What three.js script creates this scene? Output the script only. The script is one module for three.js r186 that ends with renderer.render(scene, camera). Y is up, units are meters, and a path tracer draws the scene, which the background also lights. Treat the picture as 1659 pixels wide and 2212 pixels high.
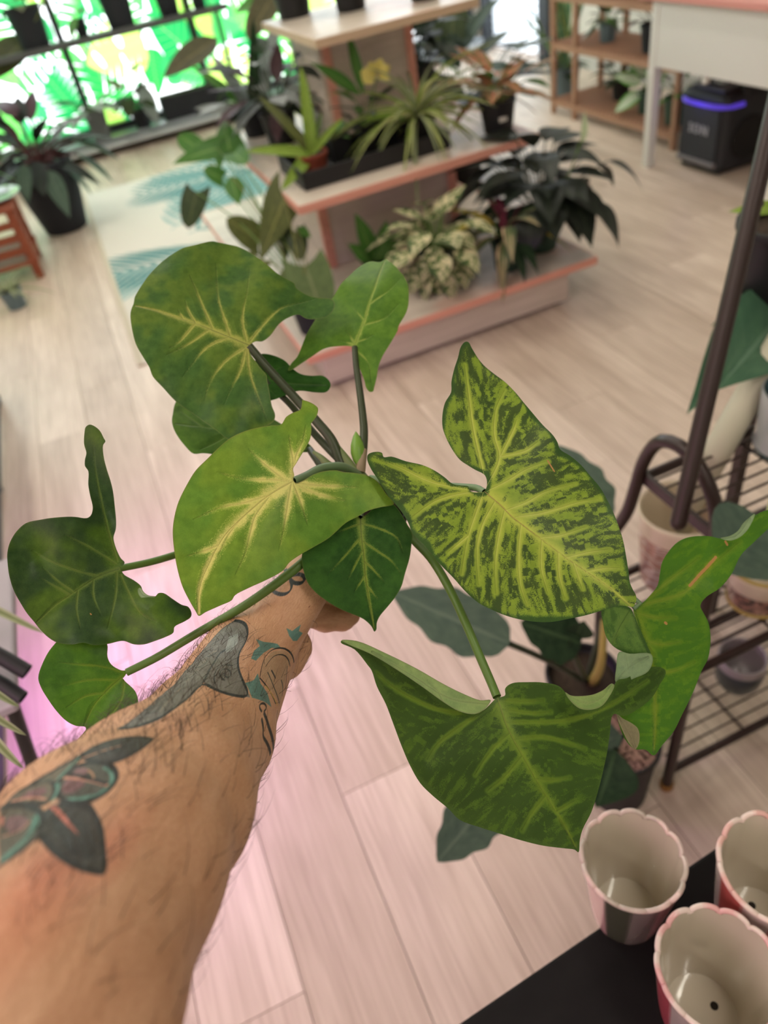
import * as THREE from 'three';
import { RoundedBoxGeometry } from 'three/addons/geometries/RoundedBoxGeometry.js';
import { TextGeometry } from 'three/addons/geometries/TextGeometry.js';
import { FontLoader } from 'three/addons/loaders/FontLoader.js';
import { mergeGeometries } from 'three/addons/utils/BufferGeometryUtils.js';
import { RectAreaLightUniformsLib } from 'three/addons/lights/RectAreaLightUniformsLib.js';

// ---------- camera, sky, lights, exposure ----------
const scene = new THREE.Scene();
const renderer = new THREE.WebGLRenderer({ antialias: true });
renderer.toneMapping = THREE.LinearToneMapping;
renderer.toneMappingExposure = 1.1;
renderer.shadowMap.enabled = true;
RectAreaLightUniformsLib.init();
const V = (x, y, z) => new THREE.Vector3(x, y, z);
const camera = new THREE.PerspectiveCamera(69.31, 1659 / 2212, 0.02, 60);
camera.position.set(0, 1.5, 0);
camera.quaternion.setFromRotationMatrix(new THREE.Matrix4().makeBasis(V(0.9107, -0.1559, 0.3826), V(0.3654, 0.7379, -0.5675), V(-0.1939, 0.6566, 0.7289)));
camera.focus = 0.415;
camera.userData.fStop = 6.4;
scene.background = new THREE.Color(0.93, 0.97, 1.0);      // bright overcast street beyond the windows
scene.backgroundIntensity = 5.0;

function areaLight(name, color, intensity, w, h, [x, y, z], target, parent = scene) {
  const l = new THREE.RectAreaLight(color, intensity, w, h);
  l.name = name; l.position.set(x, y, z); parent.add(l); l.lookAt(...target); return l;
}
// ceiling LED battens (fittings are built with the ceiling below)
const BATTENS = [[-1.1, -1.0], [-0.45, -1.7], [-1.1, -3.3], [0.9, -3.3], [2.7, -4.8], [2.2, -3.2], [-1.1, -5.6], [0.9, -5.6], [-1.3, 0.6], [0.55, 0.6]];
for (const [x, z] of BATTENS) areaLight('batten_light', new THREE.Color(1.0, 0.92, 0.79), 26, 0.1, 1.16, [x, 2.815, z], [x, 0, z]);
// purple grow lamp hanging over the racks on the left
areaLight('grow_lamp_light', new THREE.Color(0.78, 0.24, 1.0), 46, 0.22, 0.4, [-0.74, 0.595, -1.42], [-0.7, 0, -1.42]);
areaLight('grow_lamp_light', new THREE.Color(1.0, 0.46, 0.72), 4, 0.28, 0.9, [-0.98, 1.345, -0.1], [-0.1, 0, -0.55]);

const ARM={body:[[-0.2063,1.1851,-0.0456,0.05,-0.1042,1.2789,-0.1098,0.0435],[-0.1042,1.2789,-0.1098,0.0435,-0.0848,1.2516,-0.1582,0.0415],[-0.0848,1.2516,-0.1582,0.0415,-0.0697,1.2263,-0.1904,0.0368],[-0.0697,1.2263,-0.1904,0.0368,-0.0484,1.1856,-0.2441,0.0275],[-0.0484,1.1856,-0.2441,0.0275,-0.0188,1.1492,-0.3133,0.0235],[-0.072,1.2284,-0.1929,0.0335,-0.0541,1.1893,-0.249,0.0225],[-0.0675,1.2241,-0.1879,0.0335,-0.0445,1.1803,-0.2383,0.0225],[-0.0543,1.1896,-0.2493,0.0215,-0.0239,1.1542,-0.3232,0.0165],[-0.0442,1.18,-0.238,0.0215,-0.0115,1.1424,-0.3093,0.0165],[-0.0058,1.1579,-0.3126,0.0165,0.0591,1.1611,-0.3641,0.012],[-0.0107,1.1505,-0.3169,0.0165,0.0531,1.1472,-0.3747,0.0122],[-0.0156,1.143,-0.3212,0.0165,0.0399,1.1341,-0.3783,0.0116],[-0.0202,1.136,-0.3253,0.0165,0.0243,1.1221,-0.3788,0.0108],[-0.0063,1.1525,-0.3184,0.017,0.0285,1.1634,-0.3355,0.014],[-0.0151,1.1353,-0.32,0.016,0.0122,1.1188,-0.3549,0.0135],[0.0009,1.1259,-0.3158,0.0105,0.0092,1.124,-0.3256,0.0105]],
fingers:[[[0.0591,1.1611,-0.3641,0.0105,0.0693,1.1282,-0.3943,0.0092],[0.0693,1.1282,-0.3943,0.0092,0.0884,1.1171,-0.4026,0.0084],[0.0884,1.1171,-0.4026,0.0084,0.095,1.1171,-0.3926,0.0074]],[[0.0531,1.1472,-0.3747,0.0105,0.0644,1.1121,-0.3921,0.0094],[0.0644,1.1121,-0.3921,0.0094,0.0833,1.0982,-0.4007,0.0086],[0.0833,1.0982,-0.4007,0.0086,0.0922,1.0996,-0.3913,0.0076]],[[0.0399,1.1341,-0.3783,0.0105,0.0487,1.1001,-0.3745,0.0088],[0.0487,1.1001,-0.3745,0.0088,0.0636,1.0942,-0.3748,0.008],[0.0636,1.0942,-0.3748,0.008,0.0724,1.1015,-0.3736,0.007]],[[0.0218,1.1199,-0.3597,0.0105,0.0365,1.1018,-0.3587,0.0085],[0.0365,1.1018,-0.3587,0.0085,0.0482,1.0954,-0.358,0.0078],[0.0482,1.0954,-0.358,0.0078,0.0551,1.0934,-0.3599,0.0068]],[[0.0063,1.1576,-0.3232,0.015,0.0325,1.1632,-0.3437,0.0125],[0.0325,1.1632,-0.3437,0.0125,0.0615,1.1617,-0.3608,0.0105],[0.0615,1.1617,-0.3608,0.0105,0.0769,1.1634,-0.3692,0.0092]]],
elbow:[-0.1042, 1.2789, -0.1098],axis:[0.3454, -0.5012, -0.7934],to:[0.7501, 0.6555, -0.0876],side:[0.564, -0.5649, 0.6023]};
const INK=[
{"f":"#3d3932","a":1,"p":[[-29.5,16.0],[-24.2,12.1],[-17.6,8.7],[-9.4,7.2],[-1.3,9.4],[-1.3,11.4],[-6.4,18.7],[-11.7,26.0],[-18.3,31.1],[-22.3,33.5],[-27.5,32.7],[-33.2,31.4],[-36.4,30.2],[-35.8,25.1]]},
{"s":"#262522","w":4.6,"a":1,"p":[[-29.5,16.0],[-24.2,12.1],[-17.6,8.7],[-9.4,7.2],[-1.3,9.4],[-1.3,11.4],[-6.4,18.7],[-11.7,26.0],[-18.3,31.1],[-22.3,33.5],[-27.5,32.7],[-33.2,31.4],[-36.4,30.2],[-35.8,25.1],[-29.5,16.0]]},
{"s":"#2b2a28","w":2.3,"a":0.8,"p":[[-33.5,27.4],[-24.1,18.4],[-14.7,10.9]]},
{"s":"#2b2a28","w":2.3,"a":0.8,"p":[[-31.1,27.3],[-22.1,18.4],[-13.2,11.1]]},
{"s":"#2b2a28","w":2.3,"a":0.8,"p":[[-28.6,27.2],[-20.1,18.6],[-11.8,11.3]]},
{"s":"#2b2a28","w":2.3,"a":0.8,"p":[[-26.1,27.0],[-18.1,18.8],[-10.3,11.5]]},
{"s":"#2b2a28","w":2.3,"a":0.8,"p":[[-23.5,26.7],[-16.2,19.0],[-8.9,11.8]]},
{"s":"#2b2a28","w":2.3,"a":0.8,"p":[[-20.8,26.3],[-14.3,19.4],[-7.4,12.1]]},
{"s":"#2b2a28","w":2.3,"a":0.8,"p":[[-18.1,25.8],[-12.4,19.8],[-6.0,12.5]]},
{"f":"#c4705f","a":1,"p":[[-36.4,30.2],[-33.6,30.9],[-27.8,27.2],[-16.3,19.3],[-22.8,22.1],[-29.2,25.8]]},
{"f":"#3b3832","a":1,"p":[[-40.3,55.1],[-37.3,61.4],[-33.6,68.3],[-28.4,73.8],[-22.6,77.5],[-18.1,78.7],[-18.1,68.6],[-19.5,60.7],[-23.2,54.9],[-27.1,53.0],[-32.8,52.6]]},
{"s":"#262522","w":3.8,"a":1,"p":[[-40.3,55.1],[-37.3,61.4],[-33.6,68.3],[-28.4,73.8],[-22.6,77.5],[-18.1,78.7],[-18.1,68.6],[-19.5,60.7],[-23.2,54.9],[-27.1,53.0],[-32.8,52.6],[-40.3,55.1]]},
{"s":"#b07a5c","w":2.0,"a":1,"p":[[-37.8,53.9],[-32.1,58.6],[-26.9,64.5]]},
{"s":"#2b2a28","w":1.7,"a":0.8,"p":[[-33.7,58.3],[-28.1,57.6]]},
{"s":"#2b2a28","w":1.7,"a":0.8,"p":[[-30.7,60.5],[-26.1,60.3]]},
{"s":"#2b2a28","w":1.7,"a":0.8,"p":[[-27.8,63.0],[-24.3,63.6]]},
{"s":"#2b2a28","w":1.7,"a":0.8,"p":[[-25.2,66.4],[-22.7,67.8]]},
{"s":"#2b2a28","w":1.7,"a":0.8,"p":[[-22.7,70.3],[-21.2,72.6]]},
{"f":"#4c4b41","a":1,"p":[[-35.0,34.0],[-41.1,41.1],[-40.9,46.7],[-35.9,50.8],[-30.3,52.7],[-24.2,52.3],[-19.8,49.2],[-18.0,45.0],[-19.1,40.0],[-23.1,34.6],[-29.0,32.4]]},
{"s":"#5f8c7d","w":5.8,"a":1,"p":[[-32.0,33.3],[-23.6,35.4],[-19.8,41.1],[-19.7,46.3],[-22.6,50.2],[-26.1,51.3]]},
{"s":"#262522","w":4.6,"a":1,"p":[[-35.0,34.0],[-41.1,41.1],[-40.9,46.7],[-35.9,50.8],[-30.3,52.7],[-24.2,52.3],[-19.8,49.2],[-18.0,45.0],[-19.1,40.0],[-23.1,34.6],[-29.0,32.4],[-35.0,34.0]]},
{"f":"#7d5a5c","a":1,"p":[[-37.1,38.4],[-38.2,43.9],[-34.5,45.9],[-30.3,44.5],[-28.9,41.0],[-30.8,37.6],[-34.1,36.3]]},
{"s":"#c58a74","w":2.3,"a":1,"p":[[-42.5,44.0],[-33.1,43.6],[-20.3,43.2]]},
{"s":"#262522","w":2.9,"a":1,"p":[[-41.8,46.8],[-31.1,44.4],[-21.5,43.8]]},
{"s":"#b98a6a","w":1.7,"a":1,"p":[[-34.6,48.8],[-29.7,47.5],[-27.3,45.0]]},
{"f":"#7d5a5c","a":1,"p":[[-36.9,45.8],[-37.1,48.7],[-32.3,49.0],[-31.1,45.8]]},
{"f":"#5c5446","a":1,"p":[[-62.4,35.2],[-51.4,33.3],[-39.4,28.7],[-34.7,25.1],[-30.2,16.9],[-29.7,8.9],[-31.7,4.2],[-32.9,1.2]]},
{"s":"#5f8c7d","w":7.2,"a":1,"p":[[-33.6,4.0],[-32.3,10.4],[-33.7,18.6],[-38.2,26.1]]},
{"s":"#262522","w":4.9,"a":1,"p":[[-62.4,35.2],[-51.4,33.3],[-39.4,28.7],[-34.7,25.1],[-30.2,16.9],[-29.7,8.9],[-31.7,4.2],[-32.9,1.2]]},
{"f":"#7d5a5c","a":1,"p":[[-47.5,20.7],[-51.6,27.1],[-45.3,26.7],[-40.6,24.0],[-37.7,18.5],[-39.8,15.3]]},
{"s":"#c58a74","w":2.0,"a":1,"p":[[-42.9,14.5],[-37.6,16.3],[-38.9,22.8]]},
{"f":"#c4705f","a":1,"p":[[-56.1,28.1],[-54.8,28.6],[-49.3,22.2],[-49.7,21.3]]},
{"f":"#5f5a4c","a":0.9,"p":[[-61.1,36.0],[-60.6,40.3],[-53.7,42.4],[-45.9,43.9],[-41.5,41.2],[-38.0,34.8],[-38.7,31.1],[-49.3,32.8]]},
{"s":"#262522","w":3.8,"a":1,"p":[[-61.1,36.0],[-60.6,40.3],[-53.7,42.4],[-45.9,43.9],[-41.5,41.2],[-38.0,34.8],[-38.7,31.1],[-49.3,32.8],[-61.1,36.0]]},
{"f":"#7d5a5c","a":1,"p":[[-54.4,37.2],[-51.7,39.6],[-45.1,40.1],[-42.2,37.2],[-45.6,34.9]]},
{"s":"#5f8c7d","w":4.3,"a":1,"p":[[-37.4,33.9],[-38.0,38.4],[-40.6,41.1]]},
{"f":"#5a5a4d","a":0.85,"p":[[-54.1,43.0],[-49.0,45.9],[-43.6,51.0],[-40.3,55.1],[-39.1,58.7],[-38.2,51.8],[-39.2,46.7],[-41.2,42.1]]},
{"s":"#262522","w":3.2,"a":1,"p":[[-54.1,43.0],[-49.0,45.9],[-43.6,51.0],[-40.3,55.1],[-39.1,58.7],[-38.2,51.8],[-39.2,46.7],[-41.2,42.1]]},
{"s":"#5f8c7d","w":3.8,"a":1,"p":[[-41.6,43.9],[-40.5,48.7],[-39.5,54.0]]},
{"s":"#c58a74","w":2.0,"a":1,"p":[[-57.6,36.4],[-47.9,35.7],[-40.7,34.0]]},
{"f":"#c79a82","a":0.6,"p":[[-36.4,34.8],[-34.2,34.0],[-33.2,31.4],[-35.9,31.2]]},
{"f":"#5f6868","a":0.8,"p":[[-41.9,86.5],[-38.3,96.5],[-37.4,112.1],[-52.6,139.8],[-65.1,169.5],[-73.4,199.1],[-70.0,215.7],[-65.9,236.5],[-54.5,247.7],[-38.5,244.5],[-26.7,235.9],[-20.6,224.0],[-19.6,208.0],[-11.0,195.5],[7.2,180.5],[26.1,170.2],[4.6,158.3],[-13.2,155.5],[-30.9,160.9],[-28.8,146.9],[-22.3,117.7],[-23.3,100.7],[-29.7,91.9],[-37.4,84.8]]},
{"s":"#2e3436","w":6.1,"a":1,"p":[[-54.5,247.7],[-38.5,244.5],[-26.7,235.9],[-20.6,224.0],[-19.6,208.0],[-11.0,195.5],[7.2,180.5],[26.1,170.2],[4.6,158.3],[-13.2,155.5],[-30.9,160.9],[-28.8,146.9],[-22.3,117.7],[-23.3,100.7],[-29.7,91.9],[-37.4,84.8],[-41.9,86.5]]},
{"s":"#3a4144","w":4.3,"a":0.7,"p":[[-41.9,86.5],[-38.3,96.5],[-37.4,112.1],[-52.6,139.8],[-65.1,169.5],[-73.4,199.1],[-70.0,215.7],[-65.9,236.5],[-54.5,247.7]]},
{"s":"#2e3436","w":7.2,"a":0.7,"p":[[-31.3,161.4],[-40.2,183.9],[-45.5,203.1],[-36.3,209.2],[-33.3,220.5]]},
{"f":"#9aa09a","a":0.8,"p":[[-37.8,203.9],[-47.2,223.9],[-38.0,230.8],[-30.3,218.4],[-29.4,208.0]]},
{"s":"#39403f","w":2.9,"a":1,"p":[[-11.6,171.1],[-21.2,173.4],[-25.6,182.3],[-19.0,186.3],[-9.9,182.0],[-9.2,175.2],[-15.0,175.7],[-17.5,178.9]]},
{"s":"#39403f","w":2.9,"a":1,"p":[[-18.2,162.7],[-29.4,174.0],[-31.2,189.1],[-16.1,192.1]]},
{"s":"#c9b69a","w":2.3,"a":0.45,"p":[[-28.2,103.1],[-30.5,113.3],[-32.8,121.2]]},
{"s":"#39403f","w":2.9,"a":0.7,"p":[[-33.6,100.2],[-30.3,102.6],[-30.9,109.8]]},
{"s":"#c9b69a","w":2.3,"a":0.45,"p":[[-31.3,117.8],[-40.3,136.8],[-42.1,144.0]]},
{"s":"#39403f","w":2.9,"a":0.7,"p":[[-35.6,115.1],[-33.3,120.0],[-40.0,135.0]]},
{"s":"#c9b69a","w":2.3,"a":0.45,"p":[[-41.6,141.6],[-50.1,157.8],[-49.1,162.8]]},
{"s":"#39403f","w":2.9,"a":0.7,"p":[[-48.1,142.8],[-43.8,146.4],[-49.5,158.4]]},
{"s":"#c9b69a","w":2.3,"a":0.45,"p":[[-50.6,161.7],[-54.2,173.4],[-50.6,177.1]]},
{"s":"#39403f","w":2.9,"a":0.7,"p":[[-56.5,164.7],[-49.4,166.7],[-51.7,175.6]]},
{"s":"#c9b69a","w":2.3,"a":0.45,"p":[[-53.5,176.7],[-57.9,189.5],[-52.7,192.8]]},
{"s":"#39403f","w":2.9,"a":0.7,"p":[[-57.4,181.0],[-50.2,183.7],[-53.2,193.4]]},
{"s":"#c9b69a","w":2.3,"a":0.45,"p":[[-57.2,193.0],[-57.3,203.1],[-49.9,205.4]]},
{"s":"#39403f","w":2.9,"a":0.7,"p":[[-57.5,198.2],[-48.8,200.4],[-49.1,208.0]]},
{"s":"#2c3133","w":2.3,"a":0.75,"p":[[-37.2,94.8],[-34.4,96.7],[-34.7,102.0]]},
{"s":"#a9aca2","w":1.7,"a":0.5,"p":[[-33.8,93.0],[-30.9,95.8]]},
{"s":"#2c3133","w":2.3,"a":0.75,"p":[[-37.0,103.4],[-34.4,105.9],[-36.9,114.5]]},
{"s":"#a9aca2","w":1.7,"a":0.5,"p":[[-33.3,101.1],[-30.6,104.5]]},
{"s":"#2c3133","w":2.3,"a":0.75,"p":[[-41.0,118.2],[-40.6,124.2],[-48.6,138.1]]},
{"s":"#a9aca2","w":1.7,"a":0.5,"p":[[-34.9,112.7],[-34.0,119.6]]},
{"s":"#2c3133","w":2.3,"a":0.75,"p":[[-56.0,144.1],[-53.3,148.1],[-59.2,158.4]]},
{"s":"#a9aca2","w":1.7,"a":0.5,"p":[[-45.0,135.2],[-43.9,142.2]]},
{"s":"#2c3133","w":2.3,"a":0.75,"p":[[-66.2,163.7],[-60.5,165.8],[-61.4,171.8]]},
{"s":"#a9aca2","w":1.7,"a":0.5,"p":[[-54.8,155.4],[-51.7,161.0]]},
{"s":"#2c3133","w":2.3,"a":0.75,"p":[[-67.5,176.7],[-62.1,179.6],[-63.3,185.7]]},
{"s":"#a9aca2","w":1.7,"a":0.5,"p":[[-57.8,169.6],[-53.6,174.8]]},
{"s":"#2c3133","w":2.3,"a":0.75,"p":[[-70.9,192.1],[-64.8,195.1],[-63.2,199.0]]},
{"s":"#a9aca2","w":1.7,"a":0.5,"p":[[-59.3,183.2],[-55.4,189.5]]},
{"s":"#2c3133","w":2.3,"a":0.75,"p":[[-67.9,203.5],[-61.3,206.6],[-59.3,210.0]]},
{"s":"#a9aca2","w":1.7,"a":0.5,"p":[[-60.2,197.2],[-53.5,202.1]]},
{"s":"#2c3133","w":2.3,"a":0.75,"p":[[-63.7,214.7],[-57.7,218.9],[-55.7,222.1]]},
{"s":"#a9aca2","w":1.7,"a":0.5,"p":[[-56.5,208.4],[-50.2,214.2]]},
{"f":"#4d827c","a":0.85,"p":[[-9.5,231.1],[3.6,232.8],[22.2,239.1],[31.7,239.5],[19.2,233.1],[12.9,222.3],[9.2,209.3],[1.4,208.2],[-1.6,217.6],[1.9,226.3]]},
{"f":"#4d827c","a":0.85,"p":[[16.0,249.2],[23.7,251.5],[24.4,257.5],[29.2,255.9],[34.7,259.5],[38.5,254.4],[34.6,250.6],[25.8,248.7]]},
{"f":"#4d827c","a":0.85,"p":[[12.3,179.6],[21.3,190.0],[21.6,199.5],[32.3,192.7],[46.6,192.0],[57.4,186.1],[43.2,179.5],[27.8,171.5],[18.5,177.1]]},
{"f":"#8d8568","a":0.35,"p":[[28.0,198.6],[19.6,212.5],[22.6,229.7],[34.9,240.6],[56.1,247.9],[75.7,204.1],[48.7,198.6]]},
{"s":"#2a2a28","w":2.9,"a":1,"p":[[27.5,197.0],[17.3,213.8],[19.7,230.7],[29.9,240.1],[47.4,247.0],[65.9,252.2]]},
{"s":"#2a2a28","w":2.3,"a":1,"p":[[26.3,211.5],[26.5,225.3],[37.0,237.3],[50.7,242.4],[63.0,243.3]]},
{"s":"#2a2a28","w":2.9,"a":1,"p":[[27.5,197.0],[43.6,196.7],[64.4,197.1]]},
{"s":"#2a2a28","w":2.6,"a":0.8,"p":[[33.1,208.5],[51.5,203.4],[72.2,205.0]]},
{"s":"#c2a04a","w":2.3,"a":1,"p":[[39.9,196.0],[57.6,197.3],[69.5,200.0]]},
{"s":"#2a2a28","w":3.5,"a":1,"p":[[36.8,213.8],[47.6,212.4]]},
{"s":"#2a2a28","w":2.9,"a":1,"p":[[57.8,219.4],[67.6,219.1],[72.3,214.2]]},
{"s":"#2a2a28","w":2.9,"a":1,"p":[[57.6,237.8],[74.5,223.7]]},
{"s":"#2a2a28","w":4.3,"a":1,"p":[[44.9,170.0],[39.8,169.9],[40.4,175.2],[46.0,179.7],[49.7,177.6],[47.8,172.7]]},
{"s":"#2a2a28","w":7.2,"a":1,"p":[[48.6,171.2],[54.2,170.5],[60.4,168.7],[70.6,169.8],[85.4,173.0]]},
{"s":"#2a2a28","w":5.8,"a":1,"p":[[48.5,165.0],[55.4,161.8],[57.5,156.3],[66.8,160.1],[82.4,165.9]]},
{"s":"#2a2a28","w":4.3,"a":1,"p":[[74.0,198.1],[78.0,186.7]]},
{"s":"#33383a","w":3.8,"a":1,"p":[[-10.1,273.0],[-5.4,268.2],[-3.0,264.6],[-4.4,262.2],[-8.9,261.6],[-15.1,263.5],[-19.9,268.0]]},
{"s":"#33383a","w":3.8,"a":1,"p":[[-9.8,272.6],[-6.3,272.9],[-2.8,273.1],[0.4,271.8],[1.8,269.9],[-0.2,268.2],[-4.0,268.1],[-7.2,269.7]]},
{"f":"#33383a","a":1,"p":[[-17.1,284.3],[-14.3,281.3],[-13.1,278.6],[-14.9,278.7]]},
{"r":15.4,"p":[[-4.4,25.3]]},
{"r":13.2,"p":[[-19.8,1.9]]},
{"r":19.8,"p":[[-11.5,-0.2]]},
{"r":13.2,"p":[[-3.7,18.4]]},
{"r":26.4,"p":[[-19.6,-5.7]]},
{"d":1,"p":[[15.3,62.4]]},
{"d":1,"p":[[5.6,110.4]]},
{"d":1,"p":[[17.2,264.9]]}];
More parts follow.
